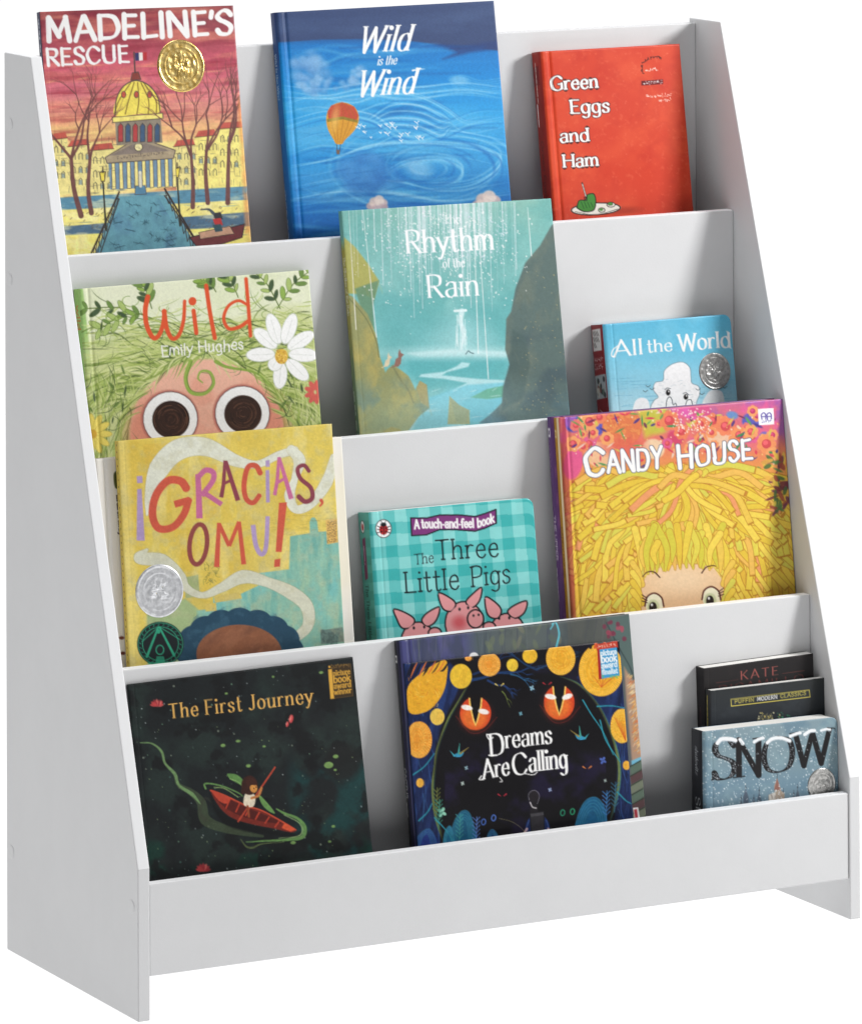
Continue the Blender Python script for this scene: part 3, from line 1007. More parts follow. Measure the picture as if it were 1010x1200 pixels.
def art_wind(cv):
    rng = random.Random(9)
    cv.grad([(0, (52, 68, 118)), (120, (48, 74, 134)), (170, (20, 124, 206)), (300, (22, 142, 222)), (420, (40, 164, 234)), (560, (34, 152, 226)), (700, (18, 124, 208)), (900, (16, 96, 180))])
    top = [(40, -20), (900, -30), (900, 190), (820, 178), (735, 186), (690, 168), (560, 152), (400, 146), (240, 148), (120, 156), (40, 160)]
    cv.poly(top, (56, 76, 122), 1.0, soft=6, smooth=False)
    cv.wash((72, 96, 142), 120, 2, 0.45, 0.7, 0.6, (3, 0.7), -0.05, np.clip((150 - cv.Y) / 30, 0, 1))
    cv.poly([(640, 160), (760, 172), (900, 150), (900, 182), (790, 196), (690, 220), (740, 196)], (40, 66, 128), 0.8, soft=14)
    for (x, y, rx, ry, a) in ((470, 460, 260, 40, -.1), (760, 470, 160, 34, .1), (200, 520, 150, 36, 0), (700, 590, 200, 40, .15), (380, 360, 200, 24, -.05), (300, 680, 200, 40, .1)):
        cv.ell(x, y, rx, ry, (120, 204, 244), a, .34, soft=ry * 1.6)
    # sweeping streams of wind
    for k in range(110):
        y = rng.uniform(180, 900); x = rng.uniform(60, 500); L = rng.uniform(200, 560)
        b = rng.uniform(-40, 40)
        cv.line([(x, y), (x + L * .3, y - b * .6), (x + L * .65, y + b * .3 - 10), (x + L, y - 12 + b * .5)], rng.uniform(4, 22),
                rng.choice([(96, 184, 232), (60, 160, 226), (16, 96, 178), (130, 204, 240), (14, 84, 164)]), rng.uniform(0.16, 0.42), smooth=True, taper=True, soft=10)
    for pts, w_ in (([(100, 400), (220, 372), (360, 392), (470, 360), (600, 372), (700, 420), (780, 470), (910, 450)], 30), ([(110, 470), (260, 430), (420, 440), (560, 520), (720, 500), (930, 540)], 26), ([(110, 560), (240, 520), (400, 530), (520, 480), (640, 500), (800, 440), (920, 430)], 30),
                    ([(130, 640), (280, 610), (430, 560), (600, 545), (760, 560), (930, 600)], 24), ([(620, 700), (780, 690), (880, 640), (900, 580), (800, 540), (660, 530)], 26), ([(100, 340), (260, 350), (400, 330), (560, 350), (760, 330), (910, 350)], 22), ([(140, 720), (320, 690), (520, 700), (700, 730), (940, 700)], 26), ([(480, 640), (560, 600), (680, 590), (760, 620), (740, 670), (640, 690)], 16)):
        cv.line(pts, w_ * 1.7, (70, 182, 240), .38, smooth=True, taper=True, soft=34)
        for q in range(5):
            o = rng.uniform(-w_, w_)
            cv.line([(x, y + o + rng.uniform(-4, 4)) for x, y in pts], rng.uniform(3, 9), rng.choice([(150, 218, 248), (190, 234, 252), (24, 116, 204), (120, 206, 246)]), rng.uniform(.25, .55), smooth=True, taper=True, soft=6)
    for k in range(9):                                   # arch of striped cloud
        o = k * 13
        cv.line([(410 + o * .6, 440 + o * .2), (500, 380 + o * .9), (600, 378 + o), (680, 410 + o), (716, 440 + o * .4)], rng.uniform(4, 8), (176, 226, 250) if k % 2 else (24, 128, 212), 0.6, smooth=True, taper=True, soft=6)
    for k in range(11):                                  # whirl at lower right
        r = 24 + k * 22
        for q in range(3):
            t0 = rng.uniform(-3, 2.4)
            pts = [(640 + (r + 9 * t) * 1.35 * math.cos(t), 630 + (r + 9 * t) * .66 * math.sin(t) - 10) for t in np.linspace(t0, t0 + rng.uniform(.8, 2.0), 14)]
            cv.line(pts, rng.uniform(5, 15), rng.choice([(140, 212, 246), (110, 196, 240), (20, 108, 196)]), rng.uniform(.25, .5), taper=True, soft=10)
    cv.ell(600, 625, 50, 30, (170, 220, 246), 0.2, 0.5, soft=30)
    cv.ell(750, 298, 34, 16, (140, 204, 240), 0.1, 0.6, soft=12)
    for k in range(7):
        cv.line([(715 + k * 4, 300 + k * 7), (760, 280 + k * 9), (830, 300 + k * 8), (905, 290 + k * 9)], 4, (120, 196, 238), 0.4, smooth=True, soft=6)
    cloud_puffs(cv, rng, 200, 250, 70, 52, 26, [(96, 156, 214), (70, 138, 204), (124, 178, 224)])
    cloud_puffs(cv, rng, 230, 318, 110, 34, 30, [(96, 156, 214), (80, 146, 210), (130, 182, 226)])
    cloud_puffs(cv, rng, 370, 282, 36, 34, 14, [(110, 166, 218), (140, 188, 228)])
    cloud_puffs(cv, rng, 420, 650, 120, 70, 40, [(40, 120, 200), (30, 104, 186), (66, 146, 214)], 0.6)
    for _ in range(60):
        x = rng.uniform(110, 520); y = rng.uniform(560, 860)
        cv.line([(x, y), (x + rng.uniform(30, 120), y - rng.uniform(0, 26))], rng.uniform(3, 9), rng.choice([(70, 160, 226), (16, 90, 172)]), 0.25, taper=True, soft=6)
    for (cx_, cy_, k_) in ((446, 752, 1.0), (850, 744, 1.35)):
        for (dx, dy, r, c) in ((-24, 12, 15, (206, 176, 178)), (-10, -4, 18, (226, 200, 192)), (8, -12, 18, (238, 216, 206)), (24, 0, 16, (226, 198, 194)), (0, 14, 22, (214, 184, 186)), (30, 16, 12, (198, 170, 178)), (4, -2, 13, (244, 226, 216)), (-16, 4, 9, (238, 216, 206)), (18, -6, 9, (244, 228, 218))):
            cv.ell(cx_ + dx * k_, cy_ + dy * k_, r * k_, r * .9 * k_, c, 0, .92, soft=7)
    # balloon
    cv.poly([(318, 380), (362, 396), (380, 436), (366, 480), (328, 520), (318, 534), (296, 534), (286, 518), (264, 476), (260, 430), (278, 394)], (226, 158, 44), smooth=True)
    cv.poly([(264, 415), (278, 392), (318, 380), (362, 396), (378, 428), (372, 448), (320, 436), (268, 444)], (206, 78, 52), soft=5)
    cv.poly([(262, 442), (320, 432), (376, 446), (375, 456), (320, 443), (263, 453)], (150, 130, 40))
    for q in (-38, -18, 4, 26, 44):
        cv.line([(318 + q * .3, 384), (318 + q, 440), (308 + q * .3, 530)], 3, (170, 96, 30), 0.45, smooth=True)
    cv.ell(292, 440, 14, 44, (248, 206, 110), 0.15, 0.5, soft=16)
    cv.line([(298, 536), (300, 560)], 2, (60, 50, 50)); cv.line([(312, 536), (308, 560)], 2, (60, 50, 50))
    cv.poly([(296, 556), (310, 556), (308, 572), (298, 572)], (120, 96, 80))
    for k in range(26):
        x = 372 + rng.random() ** 1.3 * 250; y = rng.uniform(455, 515) + (30 if x > 520 and rng.random() < .5 else 0)
        s = rng.uniform(3, 7) if x < 480 else rng.uniform(5, 11)
        cv.line([(x - s, y - s * .7), (x, y), (x + s * .9, y - s * .8)], 2.6, WHITE, 0.95)
        cv.line([(x, y), (x + s * .4, y + s * .6)], 2.4, WHITE, 0.9)
    cv.mottle(6, 3, 0.05)
    kw = dict(w=0.13, thin=0.24, pen=10, serif=9, sw=0.3, slant=0.36)
    cv.text('Wild', (378, 196), (562, 188), 96, WHITE, track=11, **kw)
    cv.text('is the', (447, 243), (518, 239), 34, WHITE, w=0.13, thin=0.3, serif=7, slant=0.3)
    cv.text('Wind', (372, 357), (580, 347), 94, WHITE, track=11, **kw)
    cv.line([(578, 262), (604, 258), (624, 257)], (6, 1.5), WHITE)


def spine_blue(cv, w, h):
    cv.grad([(0, (48, 66, 118)), (45, (40, 80, 140)), (80, (26, 110, 186)), (200, (24, 110, 190)), (300, (16, 70, 140))])
    st = cv.text('Wild is the Wind', (w * 0.38, 42), (w * 0.38, 88), 4.2, WHITE, w=0.14, thin=0.5, up=(1, 0))
    for k in range(4):
        cv.scribble((w * 0.3, 180 + k * 14), (w * 0.3, 192 + k * 14), 2.4, (240, 244, 250), 5, 0.6, k)


def art_red(cv):
    rng = random.Random(5)
    cv.fill((222, 62, 36))
    cv.wash((236, 84, 48), 120, 2, 0.4, 0.7, 0.7)
    cv.wash((208, 50, 32), 60, 4, 0.5, 0.75, 0.45)
    cv.wash((240, 104, 70), 14, 8, 0.62, 0.8, 0.4)
    for _ in range(14):
        x, y = rng.uniform(160, 640), rng.uniform(200, 760)
        cv.line([(x, y), (x + rng.uniform(20, 90), y + rng.uniform(20, 60))], 1.6, (240, 120, 90), 0.25, taper=True)
    cv.dots(90, 150, 190, 690, 800, 1, 3, [(240, 120, 90), (246, 140, 110)], rng, 0.3, 3)
    dk = (74, 26, 22)
    kw = dict(w=0.19, thin=0.45, pen=12, serif=10, sw=0.55, outline=dk, ow=5, jitter=1)
    cv.text('Green', (172, 334), (345, 324), 52, WHITE, **kw)
    cv.text('Eggs', (243, 420), (388, 413), 52, WHITE, **kw)
    cv.text('and', (205, 526), (313, 521), 50, WHITE, **kw)
    cv.text('Ham', (217, 620), (348, 612), 50, WHITE, **kw)
    # plate with green eggs and ham
    ink = (34, 26, 24)
    cv.ell(440, 778, 60, 12, (150, 40, 26), -0.06, 0.5, soft=14)
    cv.ell(338, 772, 91, 22, (244, 240, 228), -0.06, edge=ink, ew=4)
    cv.line([(262, 782), (338, 794), (420, 772)], 2, ink, 0.7, smooth=True)
    cv.poly([(268, 768), (276, 742), (300, 738), (306, 720), (330, 716), (338, 744), (330, 776), (296, 782)], (64, 142, 52), smooth=True, edge=None)
    cv.line(spline([(268, 768), (276, 742), (300, 738), (306, 720), (330, 716), (338, 744), (330, 776), (296, 782), (268, 768)]), 3.5, ink)
    for k in range(4):
        cv.line([(284 + k * 12, 746 + k), (294 + k * 11, 770 - k * 2)], 3, (30, 84, 34), 0.8, smooth=True)
    cv.line([(301, 724), (287, 676)], 5.5, ink); cv.line([(301, 724), (288, 680)], 2.8, (240, 236, 224))
    for k in (-1, 0, 1):
        cv.line([(300 + k * 5, 730 - k), (301 + k * 5, 742 - k)], 2, ink)
    cv.line([(295, 729), (306, 727)], 2.4, ink)
    cv.ell(360, 776, 12, 8, (240, 238, 226), edge=ink, ew=2.5); cv.ell(358, 774, 7, 5, (74, 150, 60))
    cv.ell(394, 756, 15, 9, (240, 238, 226), edge=ink, ew=2.5); cv.ell(392, 753, 9, 6, (74, 150, 60), edge=ink, ew=1.5)
    # series banner and credits
    for (t, a) in (('e', 0), ('r', 1), ('i', 2), ('e', 3), ('s', 4)):
        pass
    pts = [(505, 272), (503, 245), (514, 226), (536, 214), (560, 210), (574, 216)]
    sp = spline(pts, False, 3)
    for k in range(0, len(sp) - 1):
        x, y = sp[k]
        cv.scribble((x - 3, y + 5), (x + 6, y + 3), 8, (60, 20, 18), 1, 2.0, k)
    cv.scribble((516, 264), (562, 260), 9, (250, 230, 220), 4, 2.2, 50)
    cv.poly([(502, 299), (582, 293), (583, 310), (503, 316)], (110, 22, 24))
    cv.scribble((507, 311), (580, 306), 9, WHITE, 8, 1.8, 70)
    cv.scribble((514, 360), (612, 354), 10, (250, 226, 216), 9, 1.8, 20)
    cv.scribble((565, 376), (612, 372), 9, (250, 226, 216), 5, 1.8, 21)


def spine_red(cv, w, h):
    cv.fill((176, 44, 34))
    cv.wash((140, 34, 30), 40, 2, 0.4, 0.7, 0.5)
    cv.poly([(0, 16), (w * 0.8, 14), (w * 0.8, 34), (0, 36)], (120, 24, 26), 0.7)
    for k in range(8):
        cv.scribble((w * .45, 14 + k * 5), (w * .45, 18 + k * 5), 3.4, (245, 220, 212), 2, 0.9, k)
    for k in range(3):
        cv.scribble((w * .35, 54 + k * 8), (w * .35, 61 + k * 8), 5.2, WHITE, 2, 1.4, k + 30)
    cv.text('Green Eggs and Ham', (w * .42, 92), (w * .42, 200), 5.5, (96, 24, 24), w=0.2, thin=0.5, serif=6, up=(1, 0))


def art_green_hair(cv):
    rng = random.Random(12)
    cv.fill((232, 236, 204))
    cv.wash((222, 230, 186), 120, 3, 0.4, 0.7, 0.7)
    cv.poly([(30, 90), (80, 90), (150, 720), (90, 1200), (30, 1200)], (150, 196, 104), 0.9, soft=6)
    G = [(140, 164, 66), (168, 190, 92), (190, 206, 112), (112, 138, 54), (214, 222, 146), (78, 100, 46), (156, 178, 80), (204, 214, 132), (222, 226, 160)]
    # mass of hair
    cv.poly([(90, 370), (180, 300), (330, 265), (470, 270), (640, 240), (760, 200), (900, 210), (960, 420), (980, 900), (90, 1000)], (206, 214, 146), smooth=True, soft=60)
    cv.wash((150, 176, 78), 60, 17, .45, .65, .6, (2, .6), -.2, np.clip((cv.Y - 270) / 80, 0, 1))
    cx, cy = 520, 560
    for k in range(640):
        a = rng.uniform(math.pi * 0.02, math.pi * 0.98)
        r0 = rng.uniform(0.80, 1.0)
        sgn = 1 if math.cos(a) > 0 else -1
        x0, y0 = cx + 290 * r0 * math.cos(a), cy - 200 * r0 * math.sin(a)
        L = rng.uniform(60, 240)
        b = a - sgn * rng.uniform(0.2, 0.9)
        x1, y1 = x0 + L * .6 * math.cos(b), y0 - L * .55 * math.sin(b)
        x2, y2 = x1 + L * .5 * math.cos(b - sgn * .6), y1 - L * .4 * math.sin(b - sgn * .7)
        cv.line([(x0, y0), (x1, y1), (x2, y2)], rng.uniform(2, 9), rng.choice(G), rng.uniform(.55, .95), smooth=True, taper=True)
    for k in range(460):                                  # locks sweeping across the fringe and down the sides
        if rng.random() < 0.5:
            x, y = rng.uniform(130, 860), rng.uniform(230, 390)
            L = rng.uniform(60, 190) * rng.choice((-1, 1)); c = rng.uniform(-40, 40)
            pts = [(x, y), (x + L * .5, y - c * .6), (x + L, y + abs(L) * .18 + c * .3)]
        else:
            s = rng.choice((-1, 1)); x = 520 + s * rng.uniform(265, 420); y = rng.uniform(380, 700)
            pts = [(x, y), (x - s * rng.uniform(-20, 30), y + rng.uniform(40, 80)), (x + s * rng.uniform(-30, 40), y + rng.uniform(100, 190))]
        cv.line(pts, rng.uniform(2, 7), rng.choice(G), rng.uniform(.6, .95), smooth=True, taper=True)
    # face
    cv.ell(528, 640, 276, 268, (244, 184, 158), 0, 1, soft=10)
    cv.wash((236, 152, 126), 90, 5, 0.45, 0.68, 0.5, (1, 1), 0, ((cv.X - 528) ** 2 / 270 ** 2 + (cv.Y - 640) ** 2 / 266 ** 2 < 0.97))
    cv.ell(300, 620, 60, 110, (226, 120, 92), 0.3, 0.55, soft=60); cv.ell(760, 600, 60, 110, (226, 120, 92), -0.3, 0.55, soft=60)
    for k in range(90):                                   # fringe over the forehead
        a = rng.uniform(0.12, 3.02)
        x0, y0 = 528 + 292 * math.cos(a), 640 - 285 * math.sin(a)
        s = 1 if math.cos(a) > 0 else -1
        cv.line([(x0 - s * 60, y0 - 30), (x0, y0 + rng.uniform(-8, 14)), (x0 + s * rng.uniform(20, 70), y0 + rng.uniform(30, 90))], rng.uniform(3, 8), rng.choice(G), .9, smooth=True, taper=True)
    cv.line([(470, 380), (452, 440), (470, 490), (520, 495), (552, 460), (540, 420), (508, 415), (496, 440), (512, 456)], (16, 5), (150, 180, 72), 1, smooth=True)
    cv.line([(474, 380), (457, 440), (474, 484), (520, 488), (546, 458), (536, 425), (510, 420)], 2.5, (90, 120, 44), .8, smooth=True)
    cv.line([(560, 380), (600, 400), (700, 420), (760, 470)], (14, 4), (140, 172, 66), 1, smooth=True)
    for k in range(150):                                  # loose wisps and tendrils over everything
        x, y = rng.uniform(110, 900), rng.uniform(170, 360)
        a = rng.uniform(-.5, .5) + (3.14 if rng.random() < .5 else 0); L = rng.uniform(50, 150); c = rng.uniform(-.9, .9)
        pts = [(x + L * t * math.cos(a + c * t), y + L * t * math.sin(a + c * t) * .8) for t in np.linspace(0, 1, 7)]
        cv.line(pts, rng.uniform(1.5, 5), rng.choice(G + [(72, 92, 44), (226, 230, 176)]), rng.uniform(.6, .95), taper=True)
    for k in range(120):
        x, y = rng.uniform(110, 900), rng.uniform(240, 720)
        if (x - 528) ** 2 / 262 ** 2 + (y - 640) ** 2 / 250 ** 2 < 1:
            continue
        a = rng.uniform(.3, 2.8); L = rng.uniform(40, 110)
        cv.line([(x, y), (x + L * .5 * math.cos(a), y + L * .5 * math.sin(a) + 6), (x + L * math.cos(a + .4), y + L * math.sin(a + .4))], rng.uniform(1.2, 3), rng.choice([(62, 84, 44), (84, 106, 52), (110, 134, 62)]), .8, smooth=True, taper=True)
    # big round eyes
    for ex, ey in ((397, 586), (655, 566)):
        cv.ell(ex - 2, ey, 104, 104, (196, 110, 96), 0, 0.9, soft=8)
        cv.ell(ex, ey, 98, 98, (252, 252, 250), 0, 1, edge=(110, 70, 66), ew=3)
        cv.ell(ex + 2, ey + 2, 67, 67, (58, 34, 24))
        for k in range(46):
            r = rng.uniform(8, 66); a = rng.uniform(0, 6.28)
            pts = [(ex + 2 + r * math.cos(a + t), ey + 2 + r * math.sin(a + t)) for t in np.linspace(0, rng.uniform(.6, 1.8), 7)]
            cv.line(pts, rng.uniform(1.5, 3), rng.choice([(98, 60, 40), (34, 20, 16), (122, 80, 56), (28, 16, 14)]), .75)
    # twigs with leaves
    for (x0, y0, x1, y1) in ((330, 225, 100, 190), (300, 210, 150, 260), (640, 150, 590, 70), (780, 190, 890, 60), (560, 130, 512, 90), (790, 190, 700, 60), (330, 190, 290, 100)):
        cv.line([(x0, y0), ((x0 + x1) / 2, (y0 + y1) / 2 - 20), (x1, y1)], 3.5, (90, 116, 44), 1, smooth=True)
        n = 5
        for k in range(1, n + 1):
            t = k / n
            x, y = x0 + (x1 - x0) * t, y0 + (y1 - y0) * t - 20 * 4 * t * (1 - t) * .5
            for sg in (-1, 1):
                a = math.atan2(y1 - y0, x1 - x0) + sg * 0.8
                q = rng.uniform(14, 26)
                cv.ell(x + q * math.cos(a), y + q * math.sin(a), q, q * .4, rng.choice([(140, 176, 70), (170, 194, 104), (104, 140, 60), (60, 84, 52)]), a, .95, edge=(78, 104, 40), ew=1.6)
    for k in range(16):
        x, y = rng.uniform(100, 860), rng.uniform(120, 250)
        r = rng.uniform(16, 44)
        cv.line([(x + r * math.cos(t) * (1 - t / 9), y + r * .8 * math.sin(t) * (1 - t / 9)) for t in np.linspace(0, rng.uniform(3, 5.5), 14)], 2.4, rng.choice([(110, 146, 52), (150, 180, 80)]), .8)
    for k in range(60):
        x, y = rng.uniform(110, 880), rng.uniform(250, 700)
        if (x - 528) ** 2 + (y - 640) ** 2 < 290 ** 2:
            continue
        a = rng.uniform(-2.4, -0.7)
        cv.ell(x, y, rng.uniform(10, 20), rng.uniform(3, 5), rng.choice([(52, 74, 40), (70, 96, 46), (90, 120, 50)]), a, .8)
    # daisies
    for k, a in enumerate((-2.45, -1.9, -1.25, -0.55, 0.05, 0.75, 1.65, 2.2, 3.1)):
        L = (76, 84, 84, 80, 78, 76, 70, 40, 76)[k]
        x, y = 796 + L * 1.0 * math.cos(a), 352 + L * 1.12 * math.sin(a)
        cv.ell(x, y, L * .68, 25, (252, 252, 250), a, 1, edge=(196, 204, 190), ew=2)
        cv.line([(796 + 30 * math.cos(a), 352 + 30 * math.sin(a)), (x + L * .4 * math.cos(a), y + L * .4 * math.sin(a))], 1.5, (190, 196, 186), .8)
    cv.ell(795, 362, 23, 27, (232, 184, 60))
    cv.dots(60, 778, 340, 812, 386, 1.5, 3, [(250, 214, 110), (200, 140, 40)], rng, .9)
    for k in range(11):
        a = k * 2 * math.pi / 11
        cv.ell(120 + 38 * math.cos(a), 640 + 44 * math.sin(a), 30, 12, (240, 218, 96), a, 1, edge=(200, 170, 60), ew=1.5)
    cv.ell(120, 640, 14, 16, (222, 170, 50))
    for k in range(9):
        a = k * 2 * math.pi / 9
        cv.ell(916 + 22 * math.cos(a), 490 + 26 * math.sin(a), 18, 9, (226, 96, 84), a, 1)
    cv.mottle(5, 4, 0.05)
    O = (234, 84, 40)
    cv.line([(316, 148), (307, 195), (312, 250), (334, 294), (354, 288), (370, 250), (376, 200)], (18, 15), O, smooth=True)
    cv.line([(374, 200), (384, 262), (404, 298), (428, 284), (444, 232), (448, 164)], (17, 12), O, smooth=True)
    cv.line([(480, 198), (490, 278)], 15, O); cv.ell(476, 164, 14, 15, O)
    cv.line([(525, 108), (538, 200), (556, 296)], 15, O, smooth=True)
    cv.line([(668, 84), (676, 180), (684, 288)], 13, O, smooth=True)
    cv.line([(672, 176), (640, 162), (604, 182), (588, 226), (606, 262), (644, 256), (674, 236)], (10, 14), O, smooth=True)
    cv.text('Emily Hughes', (366, 362), (660, 336), 40, WHITE, w=0.115, thin=0.85, jitter=4, bounce=.08, track=9)


def spine_green(cv, w, h):
    cv.fill((150, 196, 104))
    cv.wash((176, 212, 130), 20, 2, 0.45, 0.7, 0.6)
    cv.text('wild', (w * .5, 16), (w * .5, 40), 6, (234, 84, 40), w=0.16, thin=0.8, up=(1, 0))
    for k in range(9):
        cv.line([(w * .3, 50 + k * 9), (w * .7, 56 + k * 9), (w * .4, 60 + k * 9)], 0.8, (96, 132, 40), .9, smooth=True)


def art_rain(cv):
    rng = random.Random(21)
    cv.grad([(60, (134, 190, 178)), (200, (126, 190, 184)), (400, (122, 190, 188)), (560, (124, 200, 204)), (660, (160, 220, 222)), (700, (110, 196, 202)), (850, (124, 212, 226)), (1000, (104, 194, 216))])
    cv.wash((84, 170, 168), 150, 3, 0.42, 0.7, 0.5); cv.wash((150, 210, 206), 90, 5, 0.5, 0.75, 0.4)
    # distant cliffs beside the fall
    cv.poly([(240, 420), (330, 440), (420, 500), (520, 490), (515, 640), (250, 660)], (92, 176, 178), .55, soft=60)
    cv.poly([(560, 480), (640, 470), (740, 430), (760, 640), (570, 650)], (92, 178, 180), .55, soft=50)
    cv.ell(540, 600, 110, 90, (170, 220, 222), 0, .45, soft=80)
    cv.line([(512, 488), (556, 486)], 10, (240, 250, 250), .9, soft=4)
    cv.line([(540, 490), (535, 530), (548, 575), (538, 640)], (22, 12), (224, 244, 246), .8, smooth=True, soft=8)
    for k in range(14):
        x = 540 + rng.uniform(-30, 24)
        cv.line([(x, rng.uniform(500, 600)), (x + rng.uniform(-4, 4), rng.uniform(610, 645))], 2.5, (236, 250, 250), .6, soft=3)
    # river
    cv.poly([(330, 655), (500, 640), (720, 650), (720, 672), (520, 668), (380, 672)], (206, 240, 242), .8, soft=12)
    cv.poly([(320, 672), (560, 664), (720, 672), (720, 790), (400, 800), (330, 740)], (84, 178, 182), .75, soft=34)
    cv.ell(520, 655, 240, 20, (206, 238, 240), 0, .5, soft=36)
    cv.poly([(540, 690), (572, 694), (566, 708), (480, 730), (464, 742), (600, 756), (720, 762), (716, 790), (600, 800), (540, 850), (560, 960), (330, 960), (400, 850), (560, 772), (470, 756), (372, 748), (380, 738), (470, 728), (520, 706)], (198, 238, 242), .85, soft=7)
    cv.poly([(410, 830), (560, 780), (710, 770), (700, 850), (620, 920), (340, 965)], (104, 204, 226), .8, soft=10)
    cv.poly([(575, 830), (640, 796), (720, 780), (716, 826), (640, 836)], (88, 176, 140), .95, soft=5)
    for k in range(22):
        x = rng.uniform(360, 700); y = rng.uniform(780, 930)
        cv.line([(x, y), (x + rng.uniform(20, 80), y - rng.uniform(2, 18))], rng.uniform(2, 5), (226, 248, 250), .45, taper=True, soft=3)
    # right rock
    R = [(930, 130), (895, 150), (850, 230), (790, 300), (752, 400), (735, 490), (716, 520), (712, 640), (730, 700), (705, 790), (700, 850), (650, 900), (610, 930), (1000, 1000), (1000, 100)]
    cv.poly(R, (90, 112, 108), 1, soft=7)
    m = cv.poly_mask(R, (slice(None), slice(None)), 6)
    cv.wash((112, 124, 110), 70, 7, 0.45, 0.65, 0.6, (1, 1.6), 0.3, m); cv.wash((70, 92, 100), 90, 11, 0.5, 0.7, 0.7, (1, 1), 0, m * np.clip((cv.Y - 520) / 100, 0, 1))
    cv.wash((84, 130, 150), 120, 13, 0.35, 0.6, 0.7, (2, 1), -.4, m * np.clip((cv.Y - 740) / 120, 0, 1))
    cv.poly([(740, 560), (790, 590), (810, 700), (780, 830), (700, 880), (700, 800), (728, 700)], (74, 98, 96), .7, soft=12)
    for k in range(150):
        x, y = rng.uniform(760, 960), rng.uniform(330, 900)
        if rng.random() < .6 or y > 800:
            cv.ell(x, y, rng.uniform(1, 2.6), rng.uniform(1, 2.2), rng.choice([(190, 170, 110), (150, 150, 120), (214, 190, 120)]), 0, .7)
    # left cliffs
    A = [(40, 180), (75, 195), (120, 235), (170, 300), (215, 370), (196, 440), (140, 420), (40, 420)]
    cv.poly(A, (176, 174, 92), 1, soft=7)
    cv.poly([(120, 400), (215, 366), (190, 470), (196, 560), (150, 500)], (104, 146, 112), .9, soft=8)
    B = [(40, 400), (110, 430), (170, 500), (205, 590), (218, 670), (240, 730), (250, 715), (272, 700), (330, 745), (358, 800), (375, 765), (402, 780), (412, 870), (370, 905), (330, 960), (300, 1010), (40, 1010)]
    cv.poly(B, (152, 154, 98), 1, soft=7)
    m = cv.poly_mask(B, (slice(None), slice(None)), 6)
    cv.wash((190, 172, 92), 60, 15, 0.45, 0.65, 0.7, (1, 1.8), .3, m); cv.wash((112, 140, 126), 90, 17, 0.45, 0.65, 0.8, (1, 1), 0, m * np.clip((cv.Y - 720) / 100, 0, 1))
    cv.line([(100, 440), (165, 520), (205, 610), (214, 670)], 4, (104, 112, 70), .7, smooth=True)
    cv.line([(268, 705), (300, 760), (330, 800), (350, 850)], 6, (112, 116, 84), .6, smooth=True, soft=6)
    cv.poly([(362, 790), (376, 765), (402, 780), (411, 868), (380, 850)], (176, 158, 96), .9, soft=5)
    cv.poly([(484, 935), (492, 825), (530, 860), (570, 880), (572, 935)], (176, 172, 110), 1, soft=4)
    cv.poly([(492, 825), (530, 860), (570, 880), (560, 930), (520, 930)], (150, 160, 116), .7, soft=6)
    cv.poly([(232, 962), (262, 945), (300, 955), (310, 1000), (232, 1000)], (196, 160, 60), 1, soft=5)
    for (P_, c, n_) in ((A, (206, 196, 104), 26), (B, (196, 184, 108), 60), (R, (122, 130, 112), 60)):
        xs_ = [p[0] for p in P_]; ys_ = [p[1] for p in P_]
        for k in range(n_):
            x, y = rng.uniform(min(xs_), min(max(xs_), 960)), rng.uniform(min(ys_), min(max(ys_), 960))
            sl = cv.window(x - 1, y - 1, x + 1, y + 1, 2)
            if sl and cv.poly_mask(P_, sl, 4).mean() > .9:
                L = rng.uniform(20, 60)
                cv.line([(x, y), (x + L * .3, y + L * .6), (x + L * .4, y + L)], rng.uniform(3, 10), rng.choice([c, tuple(int(q * .72) for q in c)]), .22, smooth=True, taper=True, soft=7)
    cv.ell(560, 860, 260, 90, (190, 228, 230), 0, .28, soft=120)
    cv.ell(300, 960, 200, 80, (150, 190, 180), 0, .4, soft=110)
    # two kangaroos watching from the rock, a bird over the pool
    for (x, y, s, c) in ((246, 708, 1.0, (222, 206, 170)), (288, 708, 1.25, (150, 108, 96))):
        cv.poly([(x - 12 * s, y), (x - 6 * s, y - 24 * s), (x + 2 * s, y - 30 * s), (x + 2 * s, y - 44 * s), (x + 6 * s, y - 56 * s), (x + 10 * s, y - 44 * s), (x + 20 * s, y - 38 * s), (x + 12 * s, y - 30 * s), (x + 10 * s, y - 10 * s), (x + 2 * s, y)], c, 1, soft=4)
        cv.line([(x - 8 * s, y - 2), (x - 20 * s, y + 4)], 3, c)
    cv.line([(556, 658), (566, 646), (574, 652), (586, 656)], 4, (84, 120, 128), .9, smooth=True)
    # rain curtain
    for k in range(170):
        x = 180 + rng.gauss(290, 150)
        if not 90 < x < 760:
            continue
        y0 = 60; L = abs(rng.gauss(150, 110)) + 40
        cv.line([(x, y0), (x + L * .03, y0 + L)], rng.uniform(1.2, 4), (244, 244, 250), rng.uniform(.2, .6))
        cv.dots(3, x - 3, y0 + L * .6, x + 6, y0 + L * 1.15, 1.2, 3.2, [WHITE], rng, .7)
    cv.dots(420, 230, 90, 720, 300, 1, 3, [(246, 244, 252), (226, 226, 246)], rng, .6)
    cv.dots(120, 150, 90, 820, 470, 1.5, 3.4, [WHITE], rng, .75)
    for (x0, x1, y1) in ((95, 125, 560), (150, 205, 590), (600, 645, 755), (585, 605, 655), (800, 815, 270)):
        cv.line([(x0, 80), (x1, y1)], (2, 4), WHITE, .75)
    cv.mottle(6, 9, 0.05)
    kw = dict(w=0.13, thin=0.3, pen=12, serif=8, sw=0.32)
    V = (250, 250, 252)
    cv.text('The', (466, 146), (536, 142), 36, V, alpha=.8, **kw)
    cv.text('Rhythm', (322, 262), (668, 246), 92, V, **kw)
    cv.text('of the', (466, 318), (552, 314), 36, V, **kw)
